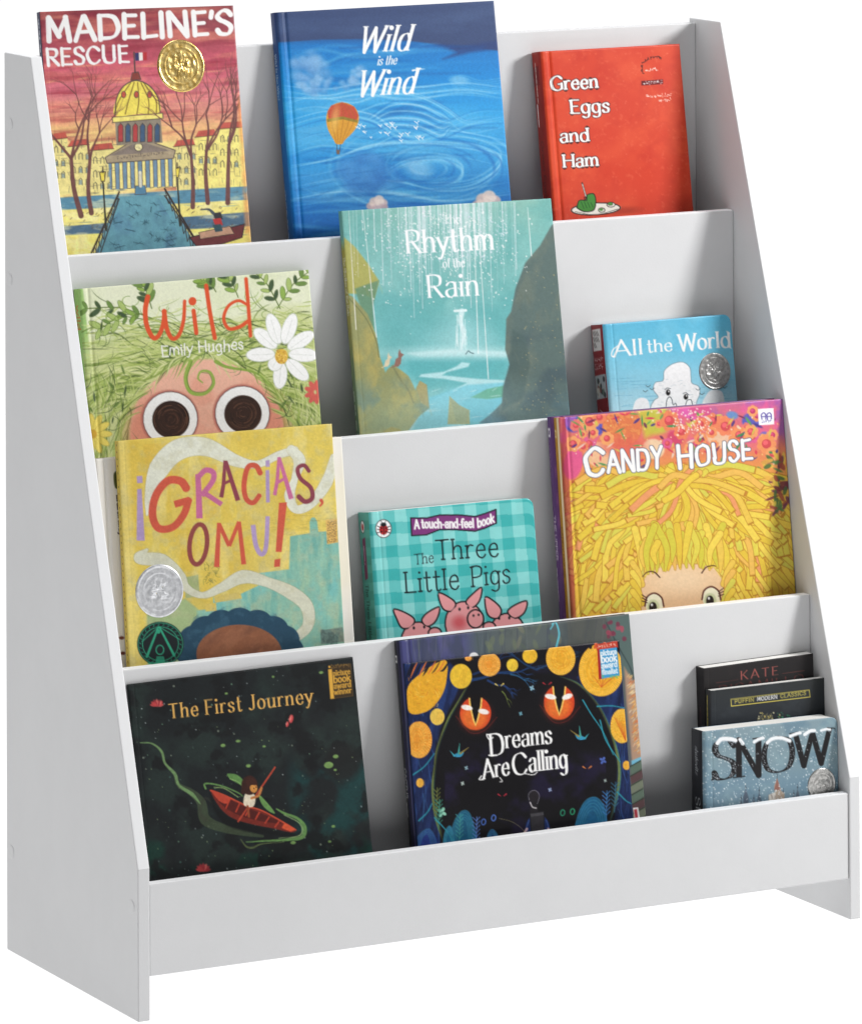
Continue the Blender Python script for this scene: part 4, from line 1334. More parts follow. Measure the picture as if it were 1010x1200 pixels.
    cv.text('Rain', (406, 437), (610, 427), 90, V, **kw)


def spine_rain(cv, w, h):
    cv.grad([(0, (110, 180, 170)), (28, (120, 186, 176)), (40, (170, 162, 72)), (120, (164, 158, 84)), (150, (130, 150, 110)), (300, (84, 130, 124))])
    cv.text('The Rhythm of the Rain', (w * .4, 46), (w * .4, 104), 4.2, WHITE, w=.15, thin=.5, up=(1, 0))
    for k in range(4):
        cv.scribble((w * .4, 180 + k * 14), (w * .4, 190 + k * 14), 2.2, WHITE, 4, .6, k)


def art_sky(cv):
    rng = random.Random(33)
    cv.grad([(60, (88, 186, 222)), (180, (104, 196, 228)), (300, (150, 216, 238)), (420, (186, 230, 244))])
    cv.wash((130, 208, 234), 90, 3, 0.45, .7, .5)
    for k in range(46):
        y = rng.uniform(285, 420); x = rng.uniform(225, 640)
        cv.line([(x, y), (x + rng.uniform(20, 90), y - 2)], 1.8, (96, 176, 210), .5)
    ink = (40, 52, 60)
    W_ = (250, 250, 250)
    cl = [(372, 420), (385, 372), (402, 356), (385, 330), (392, 304), (420, 296), (424, 262), (452, 238), (490, 230), (516, 250), (520, 284), (524, 306), (548, 318), (552, 346), (540, 380), (548, 430), (540, 620), (370, 620)]
    cv.poly(spline(cl, True, 5), W_, 1)
    cv.line(spline(cl, True, 5), 2.6, (110, 140, 156), .8)
    for k in range(26):
        x, y = rng.uniform(400, 530), rng.uniform(290, 400)
        cv.line([(x, y), (x + rng.uniform(6, 18), y - rng.uniform(-3, 5))], 1.6, (186, 200, 208), .8)
    cv.ell(438, 340, 8, 11, (20, 18, 18)); cv.ell(502, 356, 8, 10, (20, 18, 18))
    cv.ell(440, 336, 2.5, 3, WHITE); cv.ell(504, 352, 2.5, 3, WHITE)
    cv.line([(426, 330), (434, 324), (446, 326)], 2, ink); cv.line([(492, 344), (502, 340), (512, 348)], 2, ink)
    cv.line([(430, 396), (434, 366), (444, 356), (452, 366), (456, 384), (466, 380), (470, 400)], 2.4, ink, 1, smooth=True)
    cv.line([(500, 390), (506, 370), (520, 366), (526, 384)], 2.2, ink, 1, smooth=True)
    cv.poly(spline([(310, 420), (316, 380), (330, 362), (352, 360), (368, 374), (372, 420), (360, 520), (316, 520)], True, 5), W_, 1)
    cv.poly(spline([(560, 390), (574, 352), (592, 332), (624, 332), (638, 352), (640, 400), (620, 500), (566, 500)], True, 5), W_, .95)
    for (x, y) in ((366, 318), (380, 328), (546, 330), (356, 336), (622, 318), (642, 322), (560, 346)):
        cv.line([(x - 8, y - 3), (x, y + 2), (x + 8, y - 4)], 2, ink, .8)
    kw = dict(w=0.155, thin=0.36, pen=14, serif=8, sw=0.42)
    cv.text('All', (242, 213), (348, 202), 58, WHITE, **kw)
    cv.line([(262, 168), (240, 186), (234, 206), (244, 212)], 4, WHITE, 1, smooth=True)
    cv.text('the', (364, 196), (454, 190), 46, WHITE, **kw)
    cv.text('World', (478, 190), (664, 176), 60, WHITE, **kw)
    cv.mottle(6, 4, .04)


def spine_board_red(cv, w, h):
    cv.fill((150, 36, 42))
    cv.wash((128, 30, 36), 30, 2, .45, .7, .6)
    cv.poly([(w * .12, 5), (w * .85, 4), (w * .85, 26), (w * .12, 27)], (226, 224, 222))
    for k in range(10):
        cv.line([(w * .2 + (k % 4) * 3.4, 7 + (k // 4) * 6), (w * .3 + (k % 4) * 3.4, 11 + (k // 4) * 6)], 1.3, (70, 60, 60), .8)
    cv.scribble((w * .15, 37), (w * .85, 36), 3.2, (230, 200, 200), 5, .7, 3)
    cv.line([(w * .15, 40), (w * .85, 39.5)], .5, (230, 200, 200), .8)
    cv.scribble((w * .15, 45), (w * .85, 44), 3.2, (230, 200, 200), 5, .7, 4)
    cv.poly([(w * .05, 52), (w * .95, 50), (w * .95, 74), (w * .05, 76)], (176, 186, 190))
    for k in range(16):
        rng = random.Random(k)
        cv.ell(rng.uniform(w * .15, w * .85), rng.uniform(55, 72), 2.2, 3, rng.choice([(60, 56, 60), (220, 214, 200), (150, 90, 80), (96, 120, 110)]), 0, .9)
    cv.text('ALL', (w * .3, 86), (w * .3, 110), 9, (235, 215, 215), w=.14, thin=.4, serif=6, up=(1, 0))


def ribbon(cv, pts, widths, col, edge=None, alpha=1.0):
    sp = spline(pts, False, 8)
    n = len(sp)
    ws = list(np.interp(np.linspace(0, len(widths) - 1, n), range(len(widths)), widths))
    if edge:
        cv.strokes([(sp, [w + 3 for w in ws])], edge, .6)
    cv.strokes([(sp, ws)], col, alpha)


def art_thanks(cv):
    rng = random.Random(41)
    cv.fill((229, 202, 84))
    cv.wash((238, 214, 104), 120, 2, .42, .7, .7, (1, 2)); cv.wash((222, 184, 62), 90, 4, .48, .72, .6, (1, 2.5)); cv.wash((236, 222, 150), 70, 6, .55, .75, .5, (.7, 2))
    for _ in range(16):                              # pasted paper patches
        x, y = rng.uniform(120, 840), rng.uniform(90, 600)
        w_, h_ = rng.uniform(40, 130), rng.uniform(60, 200)
        cv.poly([(x, y), (x + w_, y - 8), (x + w_ + 14, y + h_), (x + 14, y + h_ + 8)], rng.choice([(236, 214, 120), (214, 190, 96), (222, 176, 60), (228, 208, 110)]), .35)
    cv.poly([(80, 90), (122, 90), (180, 960), (90, 1300), (80, 1300)], (236, 214, 120), .6, soft=20)
    # teal collage at lower right and lower left
    cv.poly([(196, 720), (380, 690), (420, 720), (520, 640), (660, 600), (940, 560), (990, 1300), (190, 1300)], (206, 190, 100), .5, soft=20)
    T = [(610, 606), (720, 592), (724, 470), (800, 458), (902, 446), (960, 900), (990, 1300), (420, 1300), (380, 905), (378, 745), (440, 738), (440, 690), (540, 684), (612, 650)]
    cv.poly(T, (136, 190, 168))
    m = cv.poly_mask(T, (slice(None), slice(None)), 4)
    cv.wash((118, 196, 190), 90, 8, .42, .68, .85, (1, 2), 0, m); cv.wash((168, 200, 160), 60, 10, .5, .7, .6, (.6, 2), 0, m); cv.wash((92, 168, 160), 50, 12, .55, .75, .5, (.5, 3), 0, m)
    cv.poly([(196, 760), (336, 700), (384, 740), (388, 960), (400, 1300), (200, 1300)], (152, 186, 140), .8, soft=8)
    cv.poly([(334, 622), (384, 612), (390, 690), (338, 700)], (158, 176, 122), .9)
    cv.poly([(440, 690), (540, 676), (545, 700), (446, 716)], (214, 190, 96)); cv.poly([(410, 720), (450, 716), (452, 745), (412, 748)], (224, 196, 92))
    cv.poly([(836, 818), (920, 806), (930, 860), (840, 870)], (104, 128, 120), .9); cv.wash((80, 100, 96), 12, 4, .5, .65, .7, (1, 1), 0, np.clip((cv.X - 838) / 3, 0, 1) * np.clip((cv.Y - 812) / 4, 0, 1))
    cv.poly([(856, 410), (898, 402), (904, 492), (862, 500)], (232, 186, 96))
    for k in range(9):
        cv.scribble((862, 424 + k * 9), (898, 418 + k * 9), 6, (120, 90, 60), 5, 1.5, k)
    cv.ell(810, 416, 12, 16, (128, 190, 170)); cv.poly([(796, 416), (824, 412), (830, 460), (798, 464)], (128, 190, 170))
    for k in range(60):
        x, y = rng.uniform(640, 900), rng.uniform(370, 470)
        cv.line([(x, y), (x + rng.uniform(5, 60), y + rng.uniform(-6, 3))], 1.4, (130, 110, 60), .4)
    for k in range(26):
        x, y = rng.uniform(410, 466), rng.uniform(560, 640)
        cv.line([(x, y), (x + rng.uniform(-12, 12), y + rng.uniform(-4, 16)), (x + rng.uniform(-12, 16), y + rng.uniform(4, 22))], 1.6, (90, 100, 50), .8, smooth=True)
    # steam ribbons
    S = (226, 227, 208)
    ribbon(cv, [(196, 390), (206, 320), (240, 220), (310, 150), (410, 140), (520, 190), (600, 204), (680, 170), (740, 152)], [8, 36, 74, 78, 66, 44, 26, 28, 30], S, (170, 160, 110))
    ribbon(cv, [(728, 150), (758, 190), (740, 260), (722, 320), (745, 370), (800, 350), (860, 270), (888, 180)], [34, 46, 24, 40, 30, 34, 44, 30], S, (180, 165, 110))
    ribbon(cv, [(196, 520), (170, 550), (250, 560), (320, 610), (340, 660), (400, 688), (470, 660), (550, 620), (640, 640), (730, 680), (786, 730), (790, 800), (740, 850), (694, 890)], [10, 44, 50, 24, 30, 22, 34, 50, 36, 50, 48, 40, 34, 20], (214, 214, 190), (150, 150, 110))
    cv.wash((196, 190, 150), 30, 21, .5, .7, .3)
    # scalloped dark blue hair over a brown brow
    for k in range(9):
        a = math.pi * (0.02 + .96 * k / 8)
        cv.ell(536 - 180 * math.cos(a), 900 - 112 * math.sin(a), 60, 54, (36, 74, 98))
    cv.ell(536, 900, 188, 120, (36, 74, 98))
    cv.wash((58, 100, 122), 24, 14, .5, .7, .5, (1, 1), 0, ((cv.X - 536) ** 2 / 230 ** 2 + (cv.Y - 880) ** 2 / 160 ** 2 < 1) * (cv.Y > 730))
    cv.ell(536, 905, 158, 108, (150, 92, 62))
    br = (((cv.X - 536) / 156) ** 2 + ((cv.Y - 905) / 106) ** 2 < 1)
    cv.wash((122, 76, 56), 60, 15, .42, .65, .7, (2, .8), -.5, br); cv.wash((172, 110, 76), 40, 16, .52, .7, .5, (2, .8), -.5, br)
    # hand-cut letters
    R, Pk, Mv, Vi, Cr = (216, 88, 64), (206, 106, 152), (146, 64, 78), (178, 152, 198), (152, 70, 66)
    cv.poly([(158, 248), (178, 246), (180, 272), (160, 274)], Vi); cv.poly([(160, 296), (176, 294), (188, 486), (158, 486)], Vi)
    cv.line([(342, 296), (318, 266), (270, 266), (228, 320), (216, 390), (238, 440), (290, 436), (330, 390), (350, 330)], (30, 26), R, smooth=True, butt=True)
    cv.line([(352, 336), (296, 352)], 26, R, butt=True)
    cv.line([(388, 404), (386, 330), (382, 240)], (24, 20), Pk, butt=True); cv.line([(384, 250), (410, 226), (438, 234), (436, 266), (396, 320)], 20, Pk, smooth=True, butt=True); cv.line([(400, 306), (470, 352)], 18, Pk, butt=True)
    cv.line([(468, 326), (476, 280), (482, 190)], (16, 12), Mv, butt=True); cv.line([(484, 192), (505, 260), (530, 338)], (14, 18), Mv, butt=True); cv.line([(472, 278), (506, 262)], 11, Mv, butt=True)
    cv.line([(614, 240), (596, 210), (566, 216), (552, 280), (560, 330), (586, 346), (612, 316)], (20, 18), R, smooth=True, butt=True)
    cv.poly([(632, 190), (646, 188), (648, 212), (632, 214)], Vi); cv.poly([(632, 226), (646, 224), (648, 344), (634, 346)], Vi)
    cv.line([(666, 318), (676, 260), (682, 178)], (14, 12), Pk, butt=True); cv.line([(682, 178), (704, 250), (728, 332)], (12, 18), Pk, butt=True); cv.line([(672, 274), (704, 256)], 11, Pk, butt=True)
    cv.line([(796, 232), (776, 208), (752, 220), (762, 256), (800, 290), (806, 328), (780, 342), (752, 320)], (14, 18), Mv, smooth=True, butt=True)
    cv.line([(838, 336), (844, 346), (834, 360)], (13, 6), R, smooth=True, butt=True)
    op = [(384 + 32 * math.cos(t) + 6 * math.sin(t), 500 - 74 * math.sin(t)) for t in np.linspace(0, 2 * math.pi, 30)]
    cv.line(op, 17, Cr)
    cv.line([(452, 584), (460, 420)], (20, 14), R, butt=True); cv.line([(460, 424), (498, 506)], 15, R, butt=True); cv.line([(498, 506), (534, 416)], 14, R, butt=True); cv.line([(534, 416), (552, 574)], (14, 18), R, butt=True)
    cv.line([(586, 428), (596, 500), (616, 536), (634, 510), (640, 396)], (18, 16), Vi, smooth=True, butt=True)
    cv.poly([(682, 346), (712, 344), (692, 528), (670, 528)], R); cv.poly([(666, 556), (688, 552), (686, 582), (664, 584)], R)
    # round black award label with a green emblem
    cv.ell(246, 868, 86, 82, (24, 32, 36))
    g = (44, 168, 128)
    for r in (82, 66):
        cv.line([(246 + r * math.cos(t), 868 + r * .95 * math.sin(t)) for t in np.linspace(0, 6.3, 40)], 3, g)
    cv.strokes([([(238, 806), (196, 916)], [7, 9]), ([(242, 806), (296, 910)], [7, 9]), ([(238, 806), (178, 860)], [3, 3]), ([(244, 806), (314, 850)], [3, 3]), ([(204, 940), (290, 936)], [5, 5])], g)
    for k in range(26):
        a = k * 2 * math.pi / 26
        cv.line([(246 + 71 * math.cos(a), 868 + 68 * math.sin(a)), (246 + 77 * math.cos(a + .05), 868 + 73 * math.sin(a + .05))], 3, g, .8)
    cv.ell(244, 890, 14, 17, (24, 32, 36), edge=g, ew=4); cv.poly([(226, 945), (232, 914), (258, 914), (266, 945)], g, .8); cv.ell(238, 822, 8, 8, g)
    cv.mottle(6, 5, .06); cv.mottle(40, 7, .04)


def spine_yellow_dots(cv, w, h):
    cv.fill((224, 196, 84))
    for k in range(40):
        cv.ell(w * .6, 4 + k * 6.6, .8, .8, (120, 60, 60) if k % 2 else (90, 90, 60))


def art_cream(cv):
    cv.fill((244, 240, 232))
    cv.wash((234, 228, 218), 60, 3, .4, .7, .6)
    # measured from the top left corner: label and upright lettering beside the joint
    cv.poly([(133.6, 555), (142, 554), (144, 571), (135.2, 572)], (86, 92, 46), smooth=True)
    for k in range(5):
        cv.text(('The', 'all', 'the', 'on', 'by')[k], (136.8 + k * .75, 580 + k * 10), (137.6 + k * .75, 588 + k * 10), 6, (40, 32, 32), w=.26, thin=.8, up=(1, -.12))
    cv.wash((246, 238, 212), 30, 7, .3, .6, .7, (1, 2), 0, np.clip((cv.X - 388) / 10, 0, 1))
    for y in (748, 766):
        cv.ell(142 + (y - 740) * .08, y, 3, 2, (120, 60, 50))


def spine_cream(cv, w, h):
    cv.grad([(0, (222, 186, 84)), (w * .72, (232, 204, 112)), (w * .8, (236, 232, 222)), (w, (242, 238, 230))], axis='x')
    cv.poly([(w * .5, 20), (w * .68, 20), (w * .68, 30), (w * .5, 30)], (90, 84, 60))


def art_gingham(cv):
    rng = random.Random(51)
    cv.fill((66, 194, 190))
    A = (0, 0)
    r, u = cv.right, cv.up
    px = (cv.X - 150) * r[0] + (cv.Y - 137) * r[1]
    py = -((cv.X - 150) * u[0] + (cv.Y - 137) * u[1])
    sx = (np.sin(px * math.pi / 46) > 0) * 1.0; sy = (np.sin(py * math.pi / 46) > 0) * 1.0
    t = (sx + sy) / 2
    c0, c1 = np.array((58, 184, 182)) / 255, np.array((138, 222, 218)) / 255
    cv.img[:] = c0 + (c1 - c0) * t[..., None]
    cv.mottle(30, 4, .03)
    ink = (26, 30, 34)
    cv.poly([(20, 100), (165, 130), (205, 640), (240, 1000), (20, 1000)], (90, 196, 184), .0)
    # ladybird roundel
    cv.ell(199, 202, 31, 36, (250, 250, 250), edge=(60, 60, 60), ew=3)
    cv.ell(200, 206, 17, 20, (200, 40, 44)); cv.ell(199, 186, 11, 8, ink); cv.line([(200, 188), (201, 226)], 3, ink)
    for x, y in ((192, 200), (209, 200), (192, 214), (209, 214)):
        cv.ell(x, y, 3, 3.4, ink)
    for s in (-1, 1):
        for k in range(3):
            cv.line([(200 + s * 15, 196 + k * 10), (200 + s * 25, 192 + k * 13)], 3, ink)
        cv.line([(199 + s * 4, 182), (199 + s * 9, 172)], 2, ink)
    # banner
    b = [(306, 160), (370, 160), (420, 148), (500, 148), (560, 154), (600, 142), (642, 126), (644, 180), (600, 200), (560, 212), (480, 206), (420, 206), (370, 226), (310, 230)]
    cv.poly(b, (134, 56, 128)); cv.line(b + [b[0]], 5, ink)
    rngs = [('A', 322, 203, 340, 201), ('touch-and-feel', 350, 199, 556, 197), ('book', 570, 197, 636, 176)]
    for s, x0, y0, x1, y1 in rngs:
        cv.text(s, (x0, y0), (x1, y1), 34, WHITE, w=.22, thin=.8, track=7)
    kw = dict(w=.075, thin=.9, serif=7, sw=1.0, track=10)
    cv.text('The', (322, 345), (398, 335), 42, ink, **kw)
    cv.text('Three', (408, 328), (655, 312), 82, ink, **kw)
    cv.text('Little', (284, 458), (500, 440), 86, ink, **kw)
    cv.text('Pigs', (546, 434), (702, 415), 82, ink, **kw)
    # three pigs
    P = (240, 158, 160)

    def ear(pts):
        cv.poly(spline(pts, True, 5), P); cv.line(spline(pts, True, 5), 6, ink)
    for (hx, hy, rx, ry, e1, e2, ey) in (
            (336, 640, 72, 72, [(240, 520), (290, 536), (322, 566), (300, 596), (262, 590), (250, 556)], [(420, 512), (372, 534), (352, 566), (374, 590), (408, 568)], [(319, 594), (360, 590)]),
            (690, 620, 74, 76, [(600, 472), (644, 496), (664, 528), (646, 558), (608, 542)], [(764, 488), (716, 504), (690, 532), (716, 556), (756, 534)], [(655, 556), (695, 554)])):
        pass
    # left
    cv.ell(336, 650, 68, 80, P, edge=ink, ew=6); ear([(240, 520), (290, 536), (322, 562), (306, 592), (272, 594), (252, 560)]); ear([(420, 512), (372, 534), (350, 564), (372, 588), (406, 566)])
    cv.ell(338, 648, 60, 70, P)
    cv.ell(402, 614, 26, 22, P, edge=ink, ew=6); cv.ell(319, 594, 4.5, 6, ink); cv.ell(360, 590, 4.5, 6, ink)
    # right
    cv.ell(688, 620, 72, 84, P, edge=ink, ew=6); ear([(600, 472), (644, 496), (664, 526), (648, 556), (610, 542)]); ear([(764, 488), (716, 504), (688, 530), (716, 556), (754, 534)])
    cv.ell(688, 622, 62, 72, P)
    cv.ell(616, 592, 26, 22, P, edge=ink, ew=6); cv.ell(655, 556, 4.5, 6, ink); cv.ell(695, 554, 4.5, 6, ink)
    # middle
    cv.ell(518, 575, 76, 86, P, edge=ink, ew=6); ear([(416, 456), (466, 478), (484, 502), (466, 528), (432, 516)]); ear([(586, 434), (548, 462), (524, 492), (548, 514), (578, 486)])
    cv.ell(516, 580, 66, 78, P); cv.ell(498, 572, 26, 24, (226, 84, 92), 0, .8, soft=26)
    cv.ell(562, 558, 32, 36, P, edge=ink, ew=6); cv.ell(554, 545, 4, 5, ink); cv.ell(574, 542, 4, 5, ink)
    cv.ell(499, 520, 4.5, 6, ink); cv.ell(533, 514, 4.5, 6, ink)
    cv.line([(165, 130), (205, 660)], 0.1, P, 0)


def spine_gingham(cv, w, h):
    cv.fill((70, 158, 142))
    for k in range(14):
        cv.poly([(0, k * 17), (w, k * 17), (w, k * 17 + 8), (0, k * 17 + 8)], (86, 176, 160), .7)
    cv.ell(w * .45, 14, 4.2, 6, (232, 236, 232), edge=(60, 60, 60), ew=.7); cv.ell(w * .45, 14.4, 2.2, 3.4, (190, 44, 44))
    cv.poly([(w * .34, 26), (w * .62, 24), (w * .64, 64), (w * .36, 66)], (124, 54, 90)); cv.scribble((w * .45, 29), (w * .47, 62), 3, (214, 190, 210), 1, 1, 1)
    cv.text('The Three Little Pigs', (w * .36, 70), (w * .38, 138), 7.0, (30, 44, 44), w=.1, thin=.9, up=(1, 0))


def art_yellow_hair(cv):
    rng = random.Random(61)
    cv.grad([(360, (206, 104, 160)), (430, (232, 110, 120)), (520, (238, 124, 100)), (640, (240, 160, 70)), (1300, (236, 170, 60))])
    cv.wash((238, 96, 160), 70, 3, .5, .7, .8, (1, 1), 0, np.clip((560 - cv.Y) / 60, 0, 1))
    cv.wash((150, 96, 190), 80, 5, .5, .7, .8, (1, 1), 0, np.clip((480 - cv.Y) / 60, 0, 1))
    cv.wash((150, 90, 180), 60, 8, .3, .5, .8, (1, 1), 0, np.clip((cv.X - 800) / 30, 0, 1) * np.clip((540 - cv.Y) / 60, 0, 1))
    cv.poly([(330, 400), (440, 380), (440, 470), (360, 500)], (206, 196, 60), .9, soft=20); cv.ell(410, 440, 44, 46, (200, 196, 70), 0, .8, soft=16)
    for (x, y, rx, ry, c) in ((102, 444, 30, 34, (78, 88, 190)), (190, 460, 26, 30, (84, 92, 196)), (742, 442, 32, 30, (84, 96, 196)), (790, 500, 18, 20, (92, 110, 206)), (675, 420, 22, 14, (96, 150, 210)),
                              (530, 412, 40, 22, (236, 96, 180)), (100, 590, 34, 60, (238, 88, 150)), (560, 400, 40, 30, (226, 84, 140)), (90, 430, 20, 30, (170, 96, 190)), (470, 500, 30, 26, (220, 70, 110)), (640, 500, 60, 40, (240, 200, 160)), (200, 560, 60, 46, (246, 196, 150)), (390, 540, 40, 36, (244, 214, 170))):
        cv.ell(x, y, rx, ry, c, .2, .9, soft=7)
    cv.ell(277, 462, 72, 70, (232, 122, 74)); cv.wash((242, 156, 84), 10, 6, .5, .65, .7, (1, 1), 0, ((cv.X - 277) ** 2 + (cv.Y - 462) ** 2 < 68 ** 2)); cv.ell(277, 530, 84, 40, (234, 96, 84), 0, .6, soft=24)

    def flower(x, y, r, c1, c2):
        for k in range(7):
            a = k * .9 + x
            cv.ell(x + r * .6 * math.cos(a), y + r * .6 * math.sin(a), r * .46, r * .42, c1, a, .95)
        cv.ell(x, y, r * .5, r * .5, c2); cv.ell(x - r * .1, y - r * .12, r * .26, r * .26, tuple(min(255, q + 26) for q in c2))
    for k in range(26):
        flower(rng.choice((rng.uniform(90, 230), rng.uniform(380, 850))), rng.uniform(405, 540), rng.uniform(14, 26), rng.choice([(246, 150, 92), (248, 166, 100), (240, 120, 110), (232, 96, 150)]), rng.choice([(222, 78, 84), (206, 60, 110)]))
    for (x, y, r) in ((160, 440, 34), (196, 424, 24), (100, 520, 28), (172, 480, 20), (448, 438, 36), (492, 478, 28), (560, 452, 26), (606, 440, 28), (650, 460, 34), (700, 492, 30), (742, 480, 26), (798, 524, 34), (560, 506, 24), (136, 530, 20), (600, 482, 20), (820, 560, 24), (520, 540, 20)):
        flower(x, y, r, rng.choice([(246, 150, 92), (248, 166, 100), (244, 132, 90)]), (222, 78, 84))
    # leaves and sprigs
    for k in range(130):
        x = rng.uniform(90, 850); y = rng.uniform(400, 640) if 250 < x < 640 else rng.uniform(420, 660)
        if y > 600 and 230 < x < 760:
            continue
        a = rng.uniform(0, 6.28)
        cv.ell(x, y, rng.uniform(7, 18), rng.uniform(2.5, 5), rng.choice([(60, 150, 84), (96, 168, 80), (120, 50, 90), (80, 60, 140), (214, 206, 80), (240, 214, 190), (230, 60, 90)]), a, .9)
    for k in range(26):
        a = rng.uniform(-2.6, -.4)
        cv.line([(105, 735), (105 + rng.uniform(20, 52) * math.cos(a), 735 + rng.uniform(20, 60) * math.sin(a))], 3, rng.choice([(160, 80, 160), (120, 60, 140), (206, 120, 180)]), .9)
    cv.dots(110, 460, 395, 600, 490, 1.4, 3.2, [(250, 244, 226), (250, 226, 210)], rng, .9); cv.dots(70, 90, 400, 840, 600, 1.4, 3.4, [(250, 236, 200), (244, 220, 120)], rng, .8)
    # noodle-like hair
    OUT = (192, 126, 38)
    cols = [(242, 206, 66), (236, 198, 58), (246, 214, 78), (232, 214, 74), (222, 212, 78), (242, 200, 76), (244, 190, 84), (240, 208, 66), (236, 202, 60)]
    cv.poly([(110, 700), (200, 640), (360, 610), (520, 590), (660, 590), (790, 640), (830, 760), (900, 800), (920, 1300), (90, 1300)], (232, 184, 56), 1, soft=16)
    strands = []
    for k in range(430):
        a = rng.uniform(-.1, math.pi + .1) if k % 3 else rng.uniform(-.5, math.pi + .5)
        r0 = rng.uniform(20, 430)
        x, y = 505 + r0 * math.cos(a) * .92, 660 + r0 * abs(math.sin(a)) * .95 - 20
        if k % 6 == 0:
            x, y = rng.uniform(120, 860), rng.uniform(620, 1120)
        strands.append((math.hypot(x - 505, (y - 640)), x, y))
    strands.sort(reverse=True)
    for d, x, y in strands:
        if y < 622 - abs(x - 505) * -.1 and (x < 260 or x > 740):
            y += 60
        base = math.atan2(y - 620, x - 505) if d > 60 else rng.uniform(0, 3.1)
        L = rng.uniform(110, 250)
        s = rng.choice((-1, 1)) * rng.uniform(.1, .5)
        if d > 200:
            base = base * .6 + (math.pi / 2) * .4
        p1 = (x + L * .5 * math.cos(base + s), y + L * .5 * math.sin(base + s))
        p2 = (p1[0] + L * .55 * math.cos(base - s * .8), p1[1] + L * .55 * math.sin(base - s * .8))
        p0 = (x - L * .3 * math.cos(base - s * .5), y - L * .3 * math.sin(base - s * .5))
        w_ = rng.uniform(14, 23)
        sp = spline([p0, (x, y), p1, p2], False, 6)
        c = rng.choice(cols) if rng.random() > .05 else (244, 158, 100)
        cv.strokes([(sp, [w_ + 4.5] * len(sp))], OUT, .85, None, True)
        sp = [((sp[0][0] * .85 + sp[1][0] * .15), (sp[0][1] * .85 + sp[1][1] * .15))] + sp[1:-1] + [((sp[-1][0] * .7 + sp[-2][0] * .3), (sp[-1][1] * .7 + sp[-2][1] * .3))]
        cv.strokes([(sp, [w_] * len(sp))], c, 1, None, True)
    for k in range(60):                                # dark leafy corner
        x, y = rng.uniform(800, 900), rng.uniform(560, 780)
        cv.ell(x, y, rng.uniform(10, 26), rng.uniform(4, 9), rng.choice([(120, 50, 64), (166, 76, 60), (74, 110, 60), (110, 54, 84), (236, 200, 70), (240, 180, 70), (206, 90, 90), (90, 130, 70)]), rng.uniform(0, 6.28), .85)
    # face below the fringe
    F = [(345, 1030), (370, 985), (430, 962), (520, 955), (600, 962), (640, 1020), (640, 1300), (340, 1300)]
    cv.poly(F, (242, 198, 150), 1, soft=3); cv.ell(490, 1010, 110, 50, (246, 214, 172), 0, .7, soft=60)
    for k in range(40):
        x = 345 + (k * 137 % 305); L = 60 + 40 * math.sin(k * 1.7)
        y0 = rng.uniform(800, 885); y1 = 930 + L * .4 + abs(x - 495) * .16
        pts = [(x + rng.uniform(-34, 34), y0), (x + rng.uniform(-12, 12), (y0 + y1) / 2), (x + rng.uniform(-8, 8), y1)]
        sp = spline(pts, False, 6); n = len(sp)
        c = rng.choice(cols + [(220, 206, 62)] * 3)
        cv.strokes([(sp, [28 - 19 * (i / (n - 1)) ** 3 for i in range(n)])], OUT, .85); cv.strokes([(sp, [24 - 18 * (i / (n - 1)) ** 3 for i in range(n)])], c, 1)
    for s, x in ((1, 336), (-1, 650)):
        for k in range(6):
            y = 985 + k * 34
            pts = [(x - s * 24, y - 34), (x - s * 4, y), (x + s * (10 - (k % 2) * 16), y + 44)]
            sp = spline(pts, False, 6)
            cv.strokes([(sp, [24] * len(sp))], OUT, .85); cv.strokes([(sp, [20] * len(sp))], rng.choice(cols), 1)
    dk = (74, 40, 34)
    cv.line([(348, 1000), (366, 984), (390, 984), (410, 1003)], (3, 5), dk, 1, smooth=True); cv.line([(562, 988), (578, 968), (600, 962), (612, 964)], (5, 3), dk, 1, smooth=True)
    for ex, ey in ((390, 1100), (596, 1078)):
        cv.ell(ex, ey, 32, 38, (246, 240, 206)); cv.ell(ex - 4, ey + 10, 22, 27, (196, 206, 150), 0, .7, soft=5); cv.ell(ex - 5, ey + 12, 14, 20, (40, 30, 28)); cv.ell(ex - 9, ey + 2, 4, 5, WHITE)
        cv.line([(ex - 34, ey + 6), (ex - 26, ey - 26), (ex, ey - 40), (ex + 26, ey - 24), (ex + 34, ey + 8)], 6, (104, 54, 42), 1, smooth=True)
        s = -1 if ex < 500 else 1
        for k in range(3):
            cv.line([(ex + s * 26, ey - 22 + k * 8), (ex + s * 44, ey - 34 + k * 11)], 3.4, dk)
    cv.poly([(60, 420), (72, 420), (88, 700), (110, 1200), (60, 1200)], (150, 30, 60), .55, soft=4)
    # publisher mark: white rounded square with two purple figures
    cv.poly(spline([(772, 398), (820, 396), (824, 402), (826, 448), (820, 454), (776, 456), (771, 450), (768, 404)], True, 4), (250, 250, 250))
    for x in (780, 800):
        cv.line([(x + 2, 434), (x, 420), (x + 8, 412), (x + 15, 418), (x + 16, 434)], 4, (92, 76, 170), 1, smooth=True); cv.line([(x + 3, 426), (x + 14, 425)], 3.4, (92, 76, 170))
    cv.scribble((781, 446), (816, 444), 7, (92, 76, 170), 6, 1.6, 4)
    cv.mottle(7, 3, .04)
    kw = dict(w=.185, thin=.75, jitter=3, outline=(70, 80, 110), ow=4)
    cv.text('C', (146, 636), (214, 630), 96, WHITE, **kw); cv.text('ANDY', (224, 622), (424, 606), 74, WHITE, bounce=.04, track=14, **kw)
    cv.text('H', (478, 612), (534, 606), 82, WHITE, **kw); cv.text('OUSE', (544, 602), (746, 578), 72, WHITE, bounce=.03, track=14, **kw)


